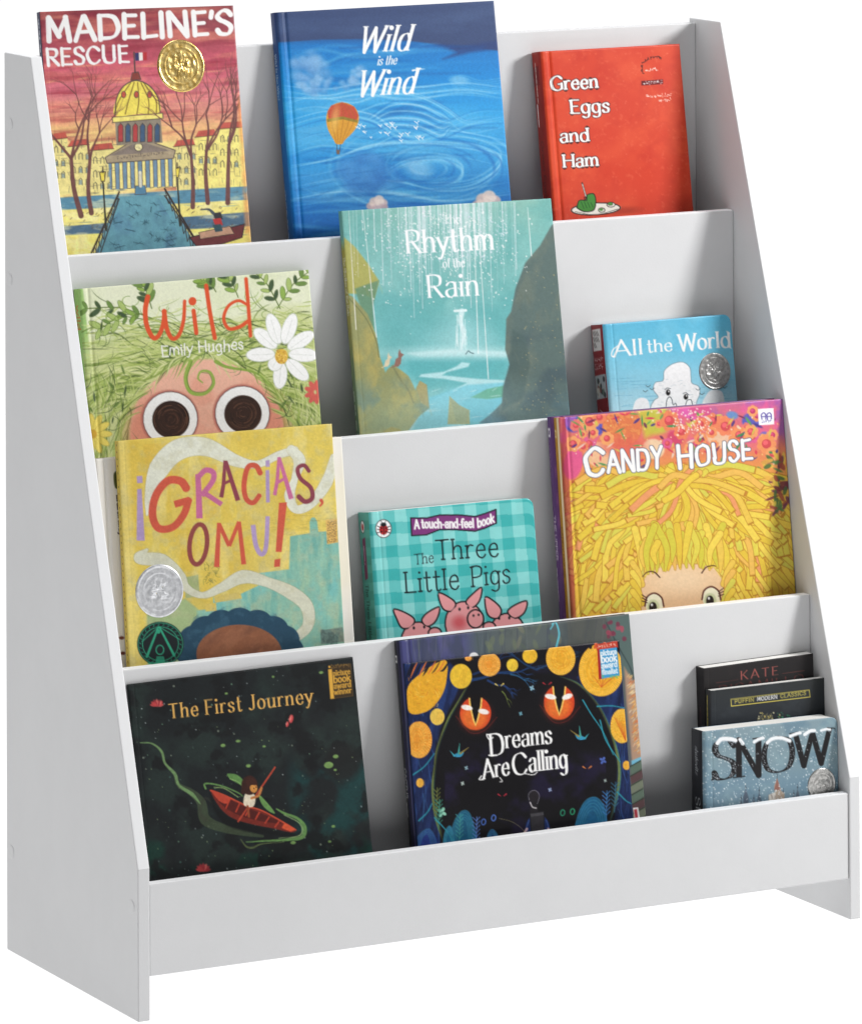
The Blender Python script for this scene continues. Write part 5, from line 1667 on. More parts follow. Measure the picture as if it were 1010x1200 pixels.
def spine_candy(cv, w, h):
    cv.fill((196, 136, 30))
    cv.poly([(w * .78, 0), (w, 0), (w, h), (w * .78, h)], (252, 226, 190))  # highlight painted along the rounded front edge of the spine
    cv.poly([(w * .2, 12), (w * .6, 12), (w * .6, 20), (w * .2, 20)], (240, 210, 150)); cv.poly([(w * .32, 14), (w * .48, 14), (w * .48, 18), (w * .32, 18)], (196, 120, 40))
    cv.text('CANDY HOUSE', (w * .3, 108), (w * .3, 158), 3.6, (120, 78, 20), w=.2, thin=.8, up=(1, 0))
    cv.scribble((w * .3, 165), (w * .3, 184), 3, (120, 78, 20), 4, .8, 5)


def art_purple(cv):
    cv.fill((112, 70, 130)); cv.wash((150, 90, 150), 60, 4, .4, .7, .7)


def spine_purple(cv, w, h):
    cv.fill((104, 66, 128))
    cv.poly([(w * .25, 11), (w * .75, 11), (w * .75, 20), (w * .25, 20)], (240, 236, 244)); cv.poly([(w * .38, 13.5), (w * .62, 13.5), (w * .62, 17.5), (w * .38, 17.5)], (80, 50, 100))
    cv.scribble((w * .4, 24), (w * .4, 50), 2, (190, 160, 200), 7, .5, 8)
    cv.text('THE UPPER', (w * .32, 98), (w * .32, 142), 4.2, WHITE, w=.17, thin=.8, up=(1, 0))
    cv.scribble((w * .3, 150), (w * .3, 184), 3.4, WHITE, 6, .9, 6)


def art_night_water(cv):
    rng = random.Random(71)
    cv.fill((24, 29, 31))
    cv.wash((36, 50, 46), 120, 3, .42, .68, .8); cv.wash((18, 66, 66), 110, 6, .45, .65, .8, (1, 1), .5, np.clip((cv.X - 640) / 60, 0, 1) * np.clip((cv.Y - 380) / 80, 0, 1))
    cv.wash((16, 62, 50), 90, 9, .5, .66, .7, (1, 1), 0, np.clip((cv.Y - 680) / 60, 0, 1)); cv.wash((16, 18, 20), 70, 12, .5, .62, .8)
    cv.ell(850, 430, 70, 70, (28, 30, 30), 0, .9, soft=30)
    cv.dots(190, 80, 80, 940, 850, .8, 2.3, [(120, 140, 140), (190, 200, 200), (90, 110, 100), (140, 160, 110)], rng, .8)
    cv.dots(30, 80, 120, 940, 850, 2, 4, [(110, 150, 120), (70, 110, 100), (150, 160, 140)], rng, .7, 3)
    for (x, y, rx, ry) in ((414, 364, 9, 6), (470, 348, 9, 5), (508, 440, 9, 6), (804, 438, 17, 12), (830, 406, 10, 7), (828, 456, 6, 4), (566, 368, 6, 4), (778, 93, 8, 5), (426, 170, 6, 4), (672, 724, 10, 6), (820, 664, 7, 5), (806, 720, 6, 4), (600, 108, 5, 4)):
        cv.ell(x, y, rx, ry, (126, 166, 88), -.1, .9)
    G1, G2 = (104, 150, 78), (62, 96, 56)
    ribbon(cv, [(108, 353), (150, 356), (186, 385), (200, 430), (236, 470), (250, 510), (300, 540), (335, 578), (350, 640), (420, 672), (500, 690), (560, 700)], [3, 6, 12, 10, 14, 16, 26, 34, 40, 30, 20, 10], (70, 84, 58), None, .75)
    ribbon(cv, [(108, 353), (150, 356), (186, 385), (200, 430), (236, 470), (252, 512), (300, 545), (332, 582)], [3, 5, 8, 7, 11, 9, 14, 3], (112, 150, 92), None, .9)
    cv.line([(350, 640), (330, 610), (350, 560), (400, 600)], (16, 4), (58, 60, 48), .6, smooth=True, soft=8)
    cv.line([(350, 524), (346, 508), (370, 506), (420, 518), (470, 540), (486, 552)], (7, 4), G1, .95, smooth=True)
    cv.line([(382, 520), (420, 524), (470, 556)], 4, (150, 180, 104), .8, smooth=True)
    cv.poly(spline([(430, 470), (462, 472), (486, 490), (500, 520), (470, 506), (440, 488)], True, 5), (92, 138, 70)); cv.line([(440, 488), (470, 500), (490, 520)], 3, (150, 190, 110), .8, smooth=True)
    cv.poly(spline([(548, 548), (580, 580), (606, 616), (580, 606), (556, 580)], True, 5), G1)
    ribbon(cv, [(612, 600), (640, 616), (690, 636), (714, 668), (704, 704), (640, 714), (560, 718), (500, 722)], [5, 9, 10, 16, 14, 9, 6, 3], G1, None, .95)
    ribbon(cv, [(640, 622), (690, 648), (706, 676), (690, 700), (620, 708)], [3, 4, 5, 4, 2], (160, 190, 120), None, .8)
    ribbon(cv, [(480, 712), (500, 738), (524, 742), (560, 728), (640, 722)], [3, 7, 8, 5, 2], (90, 104, 60), None, .9)
    # the red canoe and its paddler
    cv.poly(spline([(366, 536), (400, 600), (470, 648), (560, 668), (640, 690), (680, 690), (660, 700), (540, 690), (430, 660), (380, 600)], True, 5), (12, 14, 15), .8, soft=10)
    hull = [(368, 530), (420, 548), (500, 586), (560, 606), (640, 650), (682, 676), (664, 686), (600, 672), (520, 656), (450, 634), (404, 596)]
    cv.poly(spline(hull, True, 4), (122, 38, 28)); cv.poly(spline([(378, 538), (420, 556), (500, 594), (570, 622), (630, 652), (560, 646), (470, 622), (412, 586)], True, 4), (86, 26, 22))
    cv.line([(368, 531), (420, 549), (500, 587), (560, 607), (640, 651), (682, 677)], 5, (206, 74, 46), 1, smooth=True)
    cv.poly(spline([(372, 532), (408, 546), (440, 560), (430, 580), (400, 570)], True, 4), (196, 66, 44)); cv.poly([(640, 652), (682, 676), (664, 684), (630, 670)], (222, 84, 48))
    for k in range(6):
        x = 440 + k * 36; y = 562 + k * 17
        cv.line([(x, y), (x - 14, y + 34 - k * 3)], 5, (196, 62, 40))
    cv.line([(606, 446), (470, 646)], 6, (188, 66, 44))
    cv.poly(spline([(500, 540), (526, 542), (534, 566), (524, 592), (494, 588), (490, 566)], True, 4), (230, 214, 186)); cv.line([(520, 560), (545, 550), (556, 522)], 9, (196, 120, 60), 1, smooth=True); cv.line([(505, 590), (510, 628)], 8, (150, 70, 40))
    cv.ell(512, 512, 30, 36, (58, 28, 22)); cv.poly(spline([(484, 520), (482, 545), (496, 540), (506, 520)], True, 3), (58, 28, 22)); cv.ell(527, 522, 14, 18, (214, 140, 62), -.2); cv.poly(spline([(500, 484), (530, 490), (540, 510), (518, 512), (506, 524)], True, 4), (66, 32, 24))
    cv.ell(528, 524, 1.8, 2.4, (40, 20, 16)); cv.ell(536, 520, 1.8, 2.4, (40, 20, 16))
    # water lilies
    for (x, y, s) in ((168, 214, 1.1), (342, 826, 1.2)):
        for k in range(7):
            a = -math.pi * (k + .3) / 6.6
            cv.ell(x + 11 * s * math.cos(a), y + 10 * s * math.sin(a), 12 * s, 5 * s, rng.choice([(196, 62, 64), (166, 46, 54), (214, 96, 90)]), a, .95)
    for (x, y, h_) in ((666, 266, 16), (652, 286, 10), (184, 206, 10)):
        cv.ell(x, y, h_ * .5, h_, (206, 66, 68), .2); cv.ell(x - 2, y - 2, h_ * .2, h_ * .7, (232, 120, 112), .2)
    cv.mottle(8, 4, .12)
    cv.text('The First Journey', (216, 264), (748, 206), 56, (236, 178, 86), w=.13, thin=.36, pen=14, serif=9, sw=.42, track=16)
    # gold winner label
    g = (226, 168, 56)
    cv.poly([(806, 68), (888, 60), (896, 182), (814, 192)], (62, 46, 26)); cv.line([(806, 68), (888, 60), (896, 182), (814, 192), (806, 68)], 1.6, (120, 88, 40))
    cv.poly([(804, 82), (818, 80), (826, 190), (812, 192)], g); cv.ell(809, 72, 4, 4, g)
    cv.scribble((816, 76), (884, 68), 9, (150, 112, 52), 10, 1.8, 4)
    for s, y, hh in (('picture', 104, 19), ('book', 130, 25), ('award', 152, 20), ('winner', 174, 19)):
        cv.text(s, (823 + (y - 104) * .06, y + 2), (886 + (y - 104) * .06, y - 6), hh, g, w=.2, thin=.85, track=9)


def art_grey_jungle(cv):
    rng = random.Random(81)
    cv.grad([(95, (76, 78, 132)), (300, (84, 86, 134)), (350, (84, 96, 104)), (480, (96, 104, 100)), (620, (88, 98, 100)), (700, (84, 90, 88)), (880, (92, 98, 100))], axis='x')
    cv.wash((110, 106, 150), 70, 3, .45, .7, .6, (.6, 2), .1, np.clip((360 - cv.X) / 20, 0, 1)); cv.wash((60, 70, 76), 60, 5, .5, .7, .5, (.7, 2))
    for k in range(40):
        x = rng.uniform(110, 860)
        cv.line([(x, rng.uniform(20, 80)), (x + rng.uniform(-14, 14), 140), (x + rng.uniform(-30, 30), 260)], rng.uniform(1.5, 4), rng.choice([(60, 66, 90), (112, 120, 120), (70, 84, 78)]), .5, smooth=True)
    for k in range(16):
        x, y = rng.uniform(360, 640), rng.uniform(60, 160)
        cv.ell(x, y, rng.uniform(14, 30), rng.uniform(5, 10), rng.choice([(112, 122, 96), (92, 104, 92), (126, 126, 104)]), rng.uniform(.8, 2.2), .6)
    cv.poly([(664, 40), (880, 34), (900, 200), (670, 200)], (92, 92, 84), .5)
    cv.line([(612, 66), (624, 58), (636, 96), (630, 130), (624, 152)], (5, 7), (92, 190, 206), 1, smooth=True); cv.line([(616, 66), (606, 82)], 4, (92, 190, 206))
    cv.ell(340, 178, 16, 15, (240, 240, 240))
    # berries and leaves at the right edge
    cv.poly([(800, 40), (880, 34), (900, 270), (850, 240), (820, 120)], (88, 110, 106), .9, soft=6)
    cv.line([(800, 60), (840, 140), (880, 210), (898, 260)], 5, (60, 76, 78), .9, smooth=True)
    for k in range(18):
        x, y = rng.choice([(795, 72), (808, 60), (822, 92), (846, 62), (850, 82), (806, 100), (866, 110), (830, 64)])
        cv.ell(x + rng.uniform(-10, 10), y + rng.uniform(-8, 8), rng.uniform(5, 8), rng.uniform(6, 9), rng.choice([(150, 66, 84), (124, 56, 76), (170, 80, 96)]), 0, .9)
    cv.poly([(862, 214), (900, 270), (930, 540), (890, 540), (870, 330)], (186, 146, 118), .9, soft=8)
    for k in range(150):
        y = rng.uniform(250, 520); x = 872 + (y - 250) * .1 + rng.uniform(-6, 30)
        cv.line([(x, y), (x + rng.uniform(8, 22), y - rng.uniform(8, 20))], rng.uniform(2, 4), rng.choice([(226, 150, 70), (240, 196, 120), (214, 110, 60), (230, 210, 170)]), .9, taper=True)
    cv.poly([(888, 540), (930, 522), (938, 560), (890, 570)], (110, 190, 220), .9, soft=4)
    for k in range(9):
        y = 560 + k * 34
        c = ((92, 112, 96), (92, 66, 68), (116, 124, 104))[k % 3]
        cv.poly([(884, y), (944, y - 34), (948, y - 6), (888, y + 28)], c); cv.line([(884, y), (944, y - 34)], 4, (50, 60, 46))
    cv.poly([(894, 704), (912, 702), (918, 740), (900, 742)], (246, 246, 246)); cv.poly([(897, 709), (908, 707), (912, 742), (902, 744)], (190, 60, 70))


def spine_black(cv, w, h):
    cv.fill((26, 27, 36))
    cv.poly([(w * .7, 0), (w, 0), (w, h), (w * .7, h)], (52, 50, 90), .8, soft=4)
    cv.poly([(w * .18, 14), (w * .56, 14), (w * .56, 21), (w * .18, 21)], (236, 236, 236)); cv.poly([(w * .28, 16), (w * .46, 16), (w * .46, 19), (w * .28, 19)], (26, 27, 36))
    cv.scribble((w * .3, 24), (w * .3, 42), 2.2, (150, 150, 160), 6, .5, 3)
    cv.text('CACTUS', (w * .3, 122), (w * .3, 150), 4.4, (240, 240, 240), w=.15, thin=.85, up=(1, 0), jitter=3)
    cv.scribble((w * .25, 154), (w * .25, 172), 4.4, (240, 240, 240), 4, .9, 4)


def art_cat_eyes(cv):
    rng = random.Random(91)
    cv.fill((20, 19, 24))
    cv.wash((30, 26, 50), 90, 3, .45, .7, .8)
    # blue trunks left and right
    L = [(90, 200), (260, 200), (300, 260), (270, 330), (236, 400), (208, 480), (196, 580), (200, 700), (224, 800), (250, 1100), (120, 1100)]
    R = [(700, 250), (800, 180), (870, 150), (900, 700), (940, 1100), (800, 1100), (836, 700), (842, 560), (826, 470), (786, 390), (740, 320)]
    for P in (L, R):
        cv.poly(P, (26, 40, 84), 1, soft=8)
        m = cv.poly_mask(P, (slice(None), slice(None)), 8)
        cv.wash((40, 66, 128), 40, 5, .45, .65, .7, (.5, 3), .2, m); cv.wash((18, 26, 58), 30, 8, .5, .7, .7, (.4, 3), .2, m)
    for k in range(70):
        y = rng.uniform(250, 860); s = rng.random() < .5
        x = (125 + rng.uniform(0, 90) - (y - 250) * -.02) if s else (850 + rng.uniform(-10, 44))
        cv.line([(x, y), (x + rng.uniform(-8, 10), y + 40), (x + rng.uniform(-6, 16), y + rng.uniform(60, 110))], rng.uniform(1.2, 3), rng.choice([(50, 90, 160), (40, 60, 110), (60, 120, 170), (16, 20, 44)]), .7, smooth=True)
    for pts in ([(330, 262), (290, 330), (250, 400), (214, 500), (206, 560), (198, 640), (210, 740), (240, 830)], [(640, 248), (700, 272), (750, 320), (790, 380), (826, 470), (846, 560), (840, 650), (808, 760)]):
        cv.line(pts, (5, 10), (112, 128, 64), .95, smooth=True); cv.line([(x + 5, y) for x, y in pts], (2, 4), (66, 130, 120), .8, smooth=True)
    # the dark head between the branches
    cv.poly(spline([(330, 268), (420, 232), (560, 234), (660, 252), (760, 330), (820, 460), (836, 600), (820, 740), (760, 860), (300, 880), (220, 760), (204, 620), (216, 500), (256, 400), (300, 320)], True, 6), (17, 15, 19), .96, soft=14)
    cv.wash((38, 30, 70), 90, 13, .52, .7, .6, (1, 1), 0, np.clip((cv.Y - 470) / 80, 0, 1) * (np.abs(cv.X - 520) < 280))
    def branch(x, y, a, ln, w_, c, d):
        x2, y2 = x + ln * math.cos(a), y - ln * math.sin(a)
        cv.line([(x, y), ((x + x2) / 2, (y + y2) / 2 - rng.uniform(-6, 6)), (x2, y2)], (w_, w_ * .55), c, .95, smooth=True)
        if d:
            for q in range(rng.choice((2, 3))):
                branch(x2, y2, a + rng.uniform(-.6, .6), ln * rng.uniform(.5, .75), w_ * .55, c, d - 1)
    for (x, y, a, ln, w_, c, d) in ((320, 262, .25, 110, 12, (30, 62, 112), 3), (390, 262, -.3, 60, 8, (30, 58, 110), 2), (340, 240, .5, 90, 8, (26, 50, 96), 3), (560, 222, .2, 80, 8, (34, 64, 104), 2), (560, 224, 2.6, 90, 8, (30, 60, 100), 2),
                                (120, 240, 1.3, 60, 14, (20, 24, 46), 3), (470, 240, -.4, 50, 6, (40, 96, 140), 2), (440, 300, -1.0, 30, 4, (120, 140, 60), 2)):
        branch(x, y, a, ln, w_, c, d)
    # marigold moons
    def moon(x, y, rx, ry, c, k):
        cv.ell(x, y, rx, ry, c)
        if k:
            for t in range(int(rx * .9)):
                a = t * 2 * math.pi / (rx * .9)
                cv.line([(x + rx * .8 * math.cos(a), y + ry * .8 * math.sin(a)), (x + rx * .96 * math.cos(a), y + ry * .96 * math.sin(a))], 2.4, (250, 206, 90), .8)
            for r in (.72, .55, .38):
                cv.line([(x + rx * r * math.cos(a), y + ry * r * math.sin(a)) for a in np.linspace(0, 6.28, 30)], 2, (252, 214, 96), .55)
            for t in range(26):
                a = rng.uniform(0, 6.28); r = rng.uniform(.1, .6)
                cv.line([(x + rx * r * math.cos(a), y + ry * r * math.sin(a)), (x + rx * (r + .15) * math.cos(a + .25), y + ry * (r + .15) * math.sin(a + .25))], 2, (228, 140, 24), .7)
        else:
            for t in range(3):
                cv.line([(x - rx * .2 + t * 9, y + ry * .6), (x + t * 8, y - ry * .1), (x + rx * .25 + t * 6, y - ry * .6)], 1.6, (214, 140, 30), .7)
    cv.poly(spline([(108, 300), (140, 250), (240, 190), (246, 260), (226, 320), (180, 368), (118, 374)], True, 6), (238, 170, 34))
    for k in range(40):
        a = rng.uniform(0, 6.28); r = rng.uniform(10, 70)
        x, y = 176 + r * math.cos(a), 292 + r * math.sin(a)
        if ((x - 176) / 66) ** 2 + ((y - 290) / 76) ** 2 < 1:
            cv.line([(x, y), (x + 10 * math.cos(a + 1), y + 10 * math.sin(a + 1))], 2.2, rng.choice([(250, 208, 90), (222, 130, 24)]), .75)
    moon(296, 247, 38, 43, (238, 190, 44), 0); moon(395, 206, 39, 41, (240, 150, 46), 1); moon(475, 208, 20, 22, (240, 200, 50), 0); moon(536, 176, 26, 26, (240, 186, 40), 0); moon(643, 185, 51, 58, (240, 170, 36), 1)
    moon(784, 225, 78, 92, (242, 172, 34), 1); moon(152, 468, 44, 64, (240, 146, 40), 1); moon(143, 468, 36, 62, (240, 152, 44), 1); moon(214, 388, 25, 29, (236, 194, 74), 0); moon(856, 420, 40, 60, (240, 172, 40), 1); moon(872, 557, 13, 16, (236, 170, 50), 0); moon(154, 618, 13, 16, (240, 176, 60), 0); moon(322, 184, 12, 10, (244, 160, 60), 0)
    for k in range(9):
        x = 104 + k * 15
        cv.line([(x, 262 - k * 4), (x + 14, 222), (x + 26 + k, 196 - k)], rng.uniform(4, 9), (232, 116, 50) if k % 2 else (24, 24, 40), .95, smooth=True, taper=True)
    for k in range(6):
        cv.line([(784, 285), (760 + k * 16, 250 - (k % 2) * 10)], 2.4, (214, 90, 30), .8)
        cv.line([(868, 470), (830 + k * 8, 390 + k * 6)], 2, (206, 80, 30), .7)
    for k in range(7):
        cv.poly([(746 + k * 15, 132 - k), (756 + k * 15, 130 - k), (750 + k * 15, 152 - k), (742 + k * 15, 152 - k)], (226, 90, 40) if k % 2 else (30, 26, 30))
    # eyes
    for (ex, ey, rx, ry, tl) in ((347, 376, 54, 58, 0.05), (638, 338, 53, 60, -.06)):
        cv.ell(ex, ey + 8, rx + 14, ry + 10, (70, 24, 22), tl, .45, soft=14)
        cv.ell(ex, ey, rx, ry, (222, 66, 28), tl)
        cv.ell(ex - 4, ey + 14, rx * .82, ry * .7, (240, 120, 40), tl, .8, soft=22)
        cv.poly([(ex - 24, ey - ry + 4), (ex + 24, ey - ry + 4), (ex + 22, ey - ry * .45), (ex + 10, ey + 22), (ex, ey + 46), (ex - 10, ey + 22), (ex - 22, ey - ry * .45)], (250, 196, 90))
        cv.poly([(ex - 20, ey - ry - 8), (ex + 20, ey - ry - 8), (ex + 16, ey - ry * .45), (ex + 6, ey + 16), (ex, ey + 36), (ex - 6, ey + 16), (ex - 16, ey - ry * .45)], (18, 14, 16))
        cv.ell(ex - 30, ey - 20, 20, 9, (250, 240, 232), .2); cv.ell(ex + 28, ey - 6 - (14 if ex > 500 else 0), 19, 9, (250, 240, 232), .2 if ex < 500 else -.35)
        cv.line([(ex - rx - 14, ey + 10), (ex - 20, ey + ry + 8), (ex + 30, ey + ry + 2), (ex + rx + 20, ey + 14)], 3, (110, 34, 30), .8, smooth=True)
    # small night creatures
    T = (60, 176, 190)
    for (x, y, s) in ((288, 516, 1), (712, 456, -1)):
        cv.poly(spline([(x - 20 * s, y + 8), (x + 2 * s, y - 4), (x + 18 * s, y - 4), (x + 6 * s, y + 12)], True, 4), (50, 150, 190)); cv.line([(x, y), (x + 4 * s, y - 36)], (7, 1.5), (60, 160, 150)); cv.line([(x + 6 * s, y), (x + 36 * s, y - 22)], (6, 1.5), (150, 130, 60)); cv.line([(x - 16 * s, y + 6), (x - 30 * s, y - 10)], (5, 1), T)
    for (x, y, c, s) in ((315, 566, (150, 190, 200), 6), (302, 620, (200, 220, 210), 6), (543, 288, (150, 200, 220), 8), (504, 377, (120, 190, 210), 6), (790, 540, (80, 110, 200), 11), (798, 610, (180, 200, 190), 5), (606, 642, (170, 190, 230), 6), (230, 720, (150, 220, 190), 15)):
        for q in range(4):
            a = q * 1.57 + .5
            cv.ell(x + s * .6 * math.cos(a), y + s * .7 * math.sin(a), s * .55, s * .38, c, a, .95)
    for (x, y, c) in ((430, 278, (220, 190, 90)), (596, 274, (180, 40, 50)), (735, 566, (230, 130, 60)), (440, 662, (190, 40, 60))):
        cv.line([(x - 14, y - 4), (x - 5, y + 2)], (5, 2), c); cv.line([(x + 5, y + 2), (x + 14, y - 5)], (2, 5), c)
    for (x, y, c) in ((375, 754, (70, 110, 200)), (410, 740, (80, 120, 210)), (650, 722, (40, 150, 110)), (684, 718, (40, 160, 110))):
        cv.ell(x, y, 7, 10, (18, 18, 26), .2, edge=c, ew=4)
    for pts, c in (([(262, 830), (270, 760), (300, 716), (330, 730), (350, 830)], (24, 92, 128)), ([(690, 830), (700, 740), (730, 680), (770, 670), (800, 720), (800, 830)], (26, 96, 140)), ([(236, 850), (240, 790), (262, 770), (280, 850)], (30, 110, 150)), ([(386, 830), (392, 792), (408, 780), (424, 800), (430, 830)], (24, 60, 120)), ([(130, 850), (150, 800), (190, 780), (220, 850)], (40, 60, 140))):
        cv.poly(spline(pts, True, 5), c)
        cx_ = sum(p[0] for p in pts) / len(pts)
        for k in range(5):
            cv.line([(p[0] * (1 - k * .12) + cx_ * k * .12, p[1] * (1 - k * .06) + 850 * k * .06) for p in pts], 2.4, (60, 150, 170), .55, smooth=True)
    for (x, y, c) in ((210, 680, (110, 120, 60)), (218, 720, (60, 140, 120)), (800, 690, (60, 130, 200)), (830, 660, (50, 110, 140)), (348, 780, (90, 130, 210)), (290, 770, (60, 150, 150))):
        cv.line([(x, y + 60), (x + 3, y), (x + 4, y - 44)], 3, c, .9, smooth=True)
        for k in range(6):
            cv.line([(x + 2, y + 40 - k * 14), (x - 11, y + 28 - k * 14)], 3, c, .9); cv.line([(x + 2, y + 40 - k * 14), (x + 14, y + 27 - k * 14)], 3, c, .9)
    for pts in ([(130, 590), (170, 560), (204, 516)], [(150, 750), (180, 720), (196, 690)], [(770, 352), (820, 350), (866, 358)], [(840, 650), (870, 680), (888, 690)], [(720, 330), (750, 380), (790, 440), (826, 520)], [(205, 740), (250, 790), (270, 830)], [(780, 400), (800, 470), (850, 545)]):
        cv.line(pts, (5, 3), (40, 150, 170), .95, smooth=True)
    # the seated child seen from behind
    for s, x in ((-1, 536), (1, 590)):
        cv.poly(spline([(x - s * 8, 738), (x + s * 12, 756), (x + s * 15, 786), (x + s * 4, 812), (x - s * 10, 812)], True, 4), (26, 44, 96)); cv.line([(x + s * 10, 778), (x + s * 24, 802)], 8, (190, 160, 170)); cv.line([(x + s * 3, 748), (x + s * 11, 772)], 2.5, (70, 100, 170))
    cv.ell(550, 666, 17, 22, (38, 33, 38)); cv.poly([(542, 684), (560, 686), (566, 722), (536, 722)], (34, 31, 36))
    cv.line([(534, 678), (531, 662), (537, 650), (550, 644), (563, 650), (569, 664), (565, 682), (562, 690)], 2, (150, 146, 156), .85, smooth=True)
    cv.line([(537, 686), (545, 702), (558, 706)], 4, (206, 200, 202), 1, smooth=True)
    cv.poly([(536, 724), (584, 718), (588, 830), (544, 836)], (50, 48, 53), edge=(26, 26, 30), ew=3); cv.poly([(538, 726), (582, 720), (584, 730), (540, 736)], (76, 74, 79))
    cv.line([(430, 742), (470, 752), (500, 770), (520, 790)], 1.6, (200, 190, 120), .7, smooth=True)
    cv.mottle(7, 3, .1)
    # finalist label
    cv.poly([(766, 136), (840, 124), (842, 146), (768, 156)], (206, 60, 40)); cv.scribble((770, 150), (836, 140), 9, (250, 210, 190), 10, 1.6, 6)
    cv.poly([(770, 154), (778, 153), (786, 256), (776, 258)], (176, 24, 36)); cv.poly([(778, 154), (838, 146), (848, 244), (786, 256)], (56, 156, 214))
    for s, y, hh in (('picture', 174, 18), ('book', 198, 24), ('award', 218, 19), ('finalist', 240, 17)):
        cv.text(s, (782 + (y - 174) * .08, y + 2), (837 + (y - 174) * .06, y - 5), hh, WHITE, w=.2, thin=.85, track=8)
    cv.dots(14, 786, 244, 846, 254, 1.5, 3, [(110, 190, 90)], rng, .8)
    kw = dict(w=.14, thin=.3, pen=14, serif=8, sw=.38)
    cv.text('D', (398, 524), (448, 520), 76, WHITE, **kw); cv.text('reams', (452, 498), (614, 480), 66, WHITE, **kw)
    cv.text('Are', (374, 606), (466, 590), 66, WHITE, **kw); cv.text('C', (478, 592), (528, 586), 74, WHITE, **kw); cv.text('alling', (534, 580), (668, 566), 72, WHITE, **kw)
    cv.line([(398, 452), (386, 450), (394, 466), (408, 460)], 4, WHITE, 1, smooth=True); cv.line([(394, 522), (404, 524), (420, 522)], 5, WHITE)
    cv.line([(374, 606), (360, 606), (368, 594)], 4, WHITE, 1, smooth=True); cv.line([(520, 586), (548, 590), (562, 580)], 3, WHITE, 1, smooth=True); cv.line([(432, 600), (440, 612), (432, 614)], 3, WHITE, 1, smooth=True)


def art_dark_novel(cv):
    cv.fill((38, 35, 36)); cv.wash((48, 42, 42), 50, 3, .45, .7, .6)
    c = (184, 92, 84)
    cv.text('KATE', (434, 233), (612, 208), 42, c, w=.12, thin=.35, pen=14, serif=7, sw=.4, track=26)
    cv.line([(320, 246), (422, 230)], 2, (120, 60, 56)); cv.line([(632, 202), (735, 188)], 2, (120, 60, 56))
    cv.text('DICAMILLO', (330, 303), (735, 246), 42, (112, 54, 52), w=.12, thin=.35, pen=14, serif=7, sw=.4, track=16)


def spine_dark(cv, w, h):
    cv.fill((34, 31, 33))
    cv.scribble((w * .5, 40), (w * .5, 60), 3, (90, 60, 60), 5, .7, 2)


def art_classic(cv):
    rng = random.Random(7)
    cv.fill((38, 42, 44)); cv.grad([(220, (44, 48, 48)), (420, (34, 40, 48)), (900, (30, 36, 44))]); cv.wash((52, 60, 66), 60, 3, .5, .7, .4)
    y_ = (214, 196, 80)
    cv.line([(388, 324), (758, 280), (762, 312), (390, 356), (388, 324)], 4, y_)
    cv.text('PUFFIN', (406, 343), (496, 333), 17, y_, w=.2, thin=.8, track=20)
    cv.text('MODERN', (512, 331), (606, 319), 17, WHITE, w=.2, thin=.8, track=20)
    cv.text('CLASSICS', (622, 317), (742, 302), 17, y_, w=.2, thin=.8, track=20)
    for k in range(70):
        x = rng.uniform(505, 590) if k % 2 else rng.uniform(605, 672)
        y = rng.uniform(385, 470) - (12 if k % 2 == 0 else 0)
        cv.ell(x, y, rng.uniform(2, 5), rng.uniform(2, 5), rng.choice([(224, 206, 130), (196, 176, 90), (240, 230, 180)]) if k % 2 else rng.choice([(44, 120, 84), (60, 150, 100), (190, 190, 120), (30, 80, 66)]), 0, .9)
    for k in range(10):
        cv.line([(520 + k * 7, 420), (530 + k * 6, 400 - (k % 3) * 5)], 2, (224, 206, 130), .8)


def spine_classic(cv, w, h):
    cv.fill((40, 42, 44))
    for k in range(9):
        cv.scribble((w * .4, 8 + k * 5), (w * .4, 12 + k * 5), 3, (214, 196, 80), 2, .9, k)


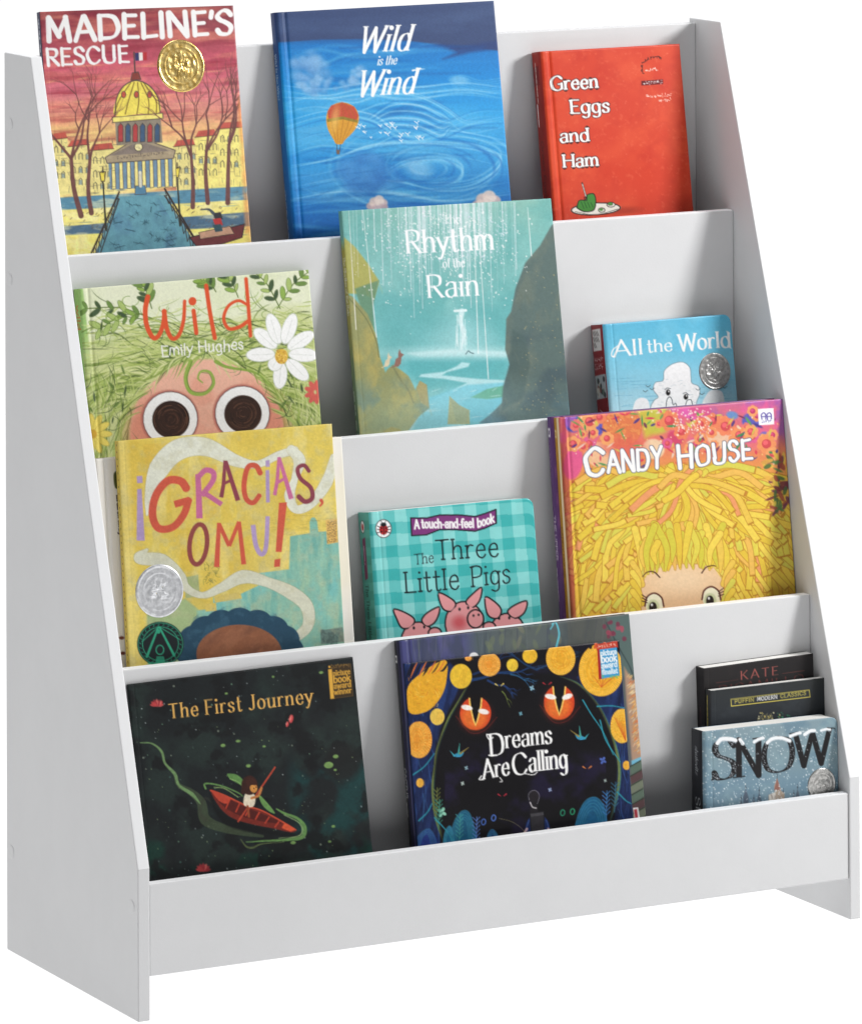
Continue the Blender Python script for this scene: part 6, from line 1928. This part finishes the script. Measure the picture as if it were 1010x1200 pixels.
def art_snow(cv):
    rng = random.Random(101)
    cv.grad([(450, (134, 158, 168)), (600, (128, 154, 164)), (720, (116, 148, 166)), (900, (130, 158, 172)), (1100, (120, 150, 166))])
    cv.wash((138, 168, 178), 80, 3, .45, .7, .6); cv.wash((92, 128, 150), 70, 6, .5, .7, .5)
    for k in range(60):
        x, y = rng.uniform(270, 900), rng.uniform(480, 830)
        cv.line([(x, y), (x + rng.uniform(-20, 20), y + rng.uniform(10, 40))], rng.uniform(2, 6), rng.choice([(140, 170, 182), (96, 130, 150)]), .3, soft=4)
    # roofs and spires rising out of the weather
    dk = (70, 80, 92)
    for (x, top, w_, c) in ((462, 740, 20, (84, 94, 110)), (526, 754, 16, (80, 92, 108)), (708, 740, 16, (90, 102, 116)), (640, 760, 12, (90, 102, 116)), (860, 770, 14, (90, 102, 116)), (440, 790, 16, (84, 92, 104)), (690, 770, 30, (96, 106, 118)), (500, 790, 34, (104, 114, 128))):
        cv.poly([(x - w_ * .5, 900), (x - w_ * .6, top + 40), (x, top), (x + w_ * .6, top + 40), (x + w_ * .5, 900)], c, .85, soft=6); cv.line([(x, top), (x, top - 20)], 2.4, dk, .8); cv.ell(x, top - 4, 3, 4, dk)
    cv.poly([(572, 900), (570, 772), (600, 760), (596, 730), (611, 690), (626, 736), (630, 752), (646, 765), (648, 900)], (180, 160, 140), .95, soft=4)
    cv.poly([(596, 750), (611, 692), (628, 748)], (150, 92, 80), .8, soft=4); cv.line([(611, 692), (611, 672)], 3, dk); cv.poly([(572, 772), (602, 758), (606, 790), (574, 800)], (224, 220, 212), .9, soft=4)
    for k in range(14):
        x, y = rng.uniform(574, 644), rng.uniform(760, 830)
        cv.line([(x, y), (x, y + 12)], 2.5, (110, 90, 84), .8)
    cv.dots(480, 262, 450, 912, 840, 1.3, 3.1, [(236, 242, 246), (216, 228, 236)], rng, .85)
    cv.dots(60, 262, 450, 912, 840, 2.2, 3.4, [(244, 248, 250)], rng, .9)
    # big letters dusted with snow
    B = (28, 26, 28)
    kw = dict(w=.16, thin=.2, pen=6, serif=15, sw=.2)
    st = []
    for s, p0, p1, cap in (('S', (304, 702), (418, 688), 186), ('N', (418, 690), (536, 676), 178), ('O', (540, 672), (694, 654), 166), ('W', (694, 640), (866, 618), 164)):
        st += cv.text(s, p0, p1, cap, B, up=(-.0, -1), **kw)
    cv.line([(312, 655), (302, 700), (318, 690)], (4, 9), B)
    for g in st:
        p, ws = g[0], g[1]
        for i in range(len(p) - 1):
            if ws[i] > 12:
                for _ in range(2):
                    t = rng.random()
                    x = p[i][0] * (1 - t) + p[i + 1][0] * t + rng.uniform(-.4, .4) * ws[i]; y = p[i][1] * (1 - t) + p[i + 1][1] * t
                    cv.ell(x, y, 1.8, 2.0, (190, 202, 210), 0, .8)
    S_ = (246, 248, 250)
    for pts, w_ in (([(330, 524), (350, 506), (390, 506), (414, 512)], 20), ([(436, 508), (446, 522), (450, 528)], 16), ([(504, 520), (524, 508), (546, 502)], 15), ([(566, 524), (590, 506), (630, 502), (672, 516)], 17), ([(676, 494), (700, 484), (722, 478)], 15), ([(744, 486), (770, 470), (790, 468)], 16), ([(822, 468), (846, 462), (864, 464)], 12)):
        cv.line(pts, w_, S_, 1, smooth=True); cv.line([(x + 3, y + w_ * .5) for x, y in pts], 3, (170, 186, 196), .8, smooth=True)
    cv.dots(120, 262, 450, 912, 840, 1.2, 2.6, [(226, 234, 240)], rng, .8)


def spine_snow(cv, w, h):
    cv.fill((44, 46, 52))
    cv.text('shulevitz', (w * .42, 16), (w * .42, 44), 6, (206, 212, 216), w=.12, thin=.5, slant=.2, up=(1, 0))
    cv.text('SNOW', (w * .42, 66), (w * .42, 116), 9.5, (214, 220, 224), w=.13, thin=.3, serif=6, up=(1, 0))


# ------------------------------------------------------------------ put the books on the shelf
# spec: tier, x of the spine edge, turn on the cover's plane, width, height, lean back, step back from the trough front, thickness
Q = quad_in
make_book('picture_book', 'paperback with a red sunset sky, yellow domed building and bare trees',
          (4, 0.0287, -0.73, 0.2125, 0.3101, 11.1, 0.0021, 0.008),
          Q([(46.9, 14.4), (273.3, 6.9), (301.2, 369.8), (72.8, 384.2)], 0, 0, 3.156), art_sunset_dome, 'paperback', M_GLOSS,
          spine_navy, (44, 50, 84), (160, 70, 70), bow=0.0016, seals=[(668, 246, 88, M_GOLD, 3)])
make_book('picture_book', 'blue linen hardback with a small hot air balloon over swirling clouds',
          (4, 0.2913, 0.28, 0.2509, 0.2998, 9.3, 0.0059, 0.013),
          Q([(323.6, 15.0), (578.3, 1.3), (608.1, 344.0), (351.8, 365.2)], 300, 0, 3.156), art_wind, 'hardback', M_CLOTH,
          spine_blue, (30, 90, 160), (40, 80, 140))
make_book('picture_book', 'red hardback with white serif title and a plate of green eggs and ham',
          (4, 0.5890, 0.10, 0.1668, 0.2462, 8.6, 0.0047, 0.020),
          Q([(631.6, 60.0), (793.4, 51.6), (818.7, 327.8), (655.6, 341.9)], 590, 0, 3.156), art_red, 'hardback', M_GLOSS,
          spine_red, (170, 40, 32), (190, 50, 36))
make_book('picture_book', 'book cover of tangled green hair with a daisy over two huge round brown eyes',
          (3, 0.0363, 0.50, 0.2509, 0.2342, 9.2, 0.0099, 0.012),
          Q([(92.5, 339.0), (361.5, 316.6), (384.8, 595.7), (114.5, 624.5)], 70, 300, 3.0606), art_green_hair, 'hardback', M_SATIN,
          spine_green, (150, 196, 104), (150, 180, 110))
make_book('picture_book', 'tall teal paperback with white rain falling between cliffs above a winding river',
          (3, 0.3252, -0.39, 0.2401, 0.2917, 10.5, 0.0031, 0.008),
          Q([(400.4, 247.6), (645.3, 232.9), (675.2, 571.7), (428.5, 593.6)], 380, 220, 3.367), art_rain, 'paperback', M_SATIN,
          spine_rain, (120, 170, 150), (90, 150, 150), rim=(150, 196, 190), bow=0.0012)
make_book('board_book', 'small sky blue board book with white cloud, red spine and pewter seal',
          (3, 0.6149, 0.03, 0.1519, 0.1594, 8.6, 0.0098, 0.026),
          Q([(706.3, 380.6), (855.2, 368.4), (870.4, 551.1), (721.0, 565.7)], 640, 350, 3.078), art_sky, 'board', M_GLOSS,
          spine_board_red, (150, 36, 42), (120, 190, 220), round_r=0.009, seals=[(606, 263, 57, M_PEWTER, 11)])
make_book('picture_book', 'yellow and teal collage paperback with cut paper letters, silver seal and round black sticker',
          (2, 0.0368, -0.37, 0.2306, 0.2828, 7.6, 0.0021, 0.008),
          Q([(138.5, 517.4), (388.8, 497.1), (408.9, 841.5), (157.0, 869.2)], 110, 480, 3.156), art_thanks, 'paperback', M_SATIN,
          spine_yellow_dots, (224, 196, 84), (210, 190, 100), rim=(226, 206, 120), bow=0.0022, seals=[(242, 672, 88, M_SILVER, 7)])
make_book('picture_book', 'cream hardback mostly hidden behind the yellow collage paperback',
          (2, 0.0178, 0.04, 0.2660, 0.2674, 7.4, 0.0123, 0.014),
          [(111.7, 538.5), (400.2, 512.4), (420.7, 836.9), (130.6, 871.2)], art_cream, 'hardback', M_SATIN,
          spine_cream, (226, 220, 208), (226, 220, 208))
make_book('board_book', 'teal gingham board book with three pink pigs and a purple banner',
          (2, 0.3062, -0.36, 0.1841, 0.1922, 8.7, 0.0051, 0.025),
          Q([(432.5, 600.8), (624.1, 583.5), (640.8, 813.4), (448.4, 834.6)], 390, 560, 3.367), art_gingham, 'board', M_GLOSS,
          spine_gingham, (70, 158, 142), (70, 180, 176), round_r=0.009)
make_book('picture_book', 'glossy hardback of yellow noodle-like hair under flowers with a girl peeping out below',
          (2, 0.5231, -0.25, 0.2628, 0.2674, 7.3, 0.0040, 0.011),
          Q([(656.4, 488.2), (918.4, 467.7), (938.0, 778.7), (674.8, 806.5)], 640, 350, 3.078), art_yellow_hair, 'hardback', M_GLOSS,
          spine_candy, (196, 136, 30), (220, 120, 110))
make_book('picture_book', 'purple hardback hidden behind the yellow hair book, only its spine showing',
          (2, 0.5215, -0.25, 0.2620, 0.2668, 7.3, 0.0158, 0.010),
          Q([(650, 489.2), (912, 468.7), (932, 778.7), (668, 806.5)], 640, 350, 3.078), art_purple, 'hardback', M_GLOSS,
          spine_purple, (104, 66, 128), (112, 70, 130))
make_book('picture_book', 'black landscape paperback of a red canoe on dark water with gold title',
          (1, 0.0240, 0.55, 0.2405, 0.2530, 11.4, 0.0027, 0.004),
          Q([(149, 802.4), (414, 771.0), (443, 1083.8), (181, 1123.4)], 130, 760, 3.156), art_night_water, 'paperback', M_SATIN,
          None, (24, 29, 31), (24, 29, 31), rim=(60, 60, 58), bow=0.0006)
make_book('picture_book', 'grey jungle hardback with black spine standing behind the orange cat eyes paperback',
          (1, 0.3115, 0.40, 0.2583, 0.2651, 8.4, 0.0071, 0.012),
          Q([(467.5, 751.4), (736.0, 719.8), (763.4, 1038.5), (493.5, 1078.6)], 440, 710, 2.9706), art_grey_jungle, 'hardback', M_GLOSS,
          spine_black, (26, 27, 36), (60, 60, 70))
make_book('picture_book', 'black paperback with glowing orange cat eyes framed by yellow moons',
          (1, 0.3111, -0.19, 0.2410, 0.2432, 9.0, 0.0020, 0.004),
          Q([(473.8, 778.3), (725.1, 751.0), (748.5, 1045.1), (495.9, 1079.0)], 440, 710, 2.9706), art_cat_eyes, 'paperback', M_GLOSS,
          None, (26, 40, 84), (20, 20, 24), rim=(206, 200, 196))
make_book('paperback_novel', 'black novel with a red author name, rearmost of the three small books',
          (1, 0.6555, 1.05, 0.1296, 0.2019, 0.7, 0.0405, 0.015),
          Q([(824.0, 784.2), (952.5, 766.4), (959.1, 1000.7), (830.6, 1021.1)], 760, 740, 4.04), art_dark_novel, 'paperback', M_SATIN,
          spine_dark, (34, 31, 33), (34, 31, 33), rim=(70, 66, 66))
make_book('paperback_novel', 'black classic novel with yellow boxed lettering between the snow board book and another novel',
          (1, 0.6528, -0.17, 0.1344, 0.1810, 1.1, 0.0285, 0.010),
          Q([(832.2, 810.2), (965.6, 794.8), (968.5, 1006.0), (834.9, 1023.9)], 760, 740, 4.04), art_classic, 'paperback', M_GLOSS,
          spine_classic, (40, 42, 44), (40, 42, 44), rim=(90, 90, 90))
make_book('board_book', 'grey blue board book of falling snow with big black letters and pewter seal',
          (1, 0.6278, -0.60, 0.1580, 0.1463, 1.5, 0.0030, 0.023),
          Q([(824.8, 856.3), (983.0, 839.8), (984.0, 1012.0), (825.3, 1030.6)], 760, 740, 4.04), art_snow, 'board', M_SATIN,
          spine_snow, (44, 46, 52), (90, 120, 140), round_r=0.008, rim=(220, 224, 224), seals=[(822, 724, 66, M_PEWTER, 21)])
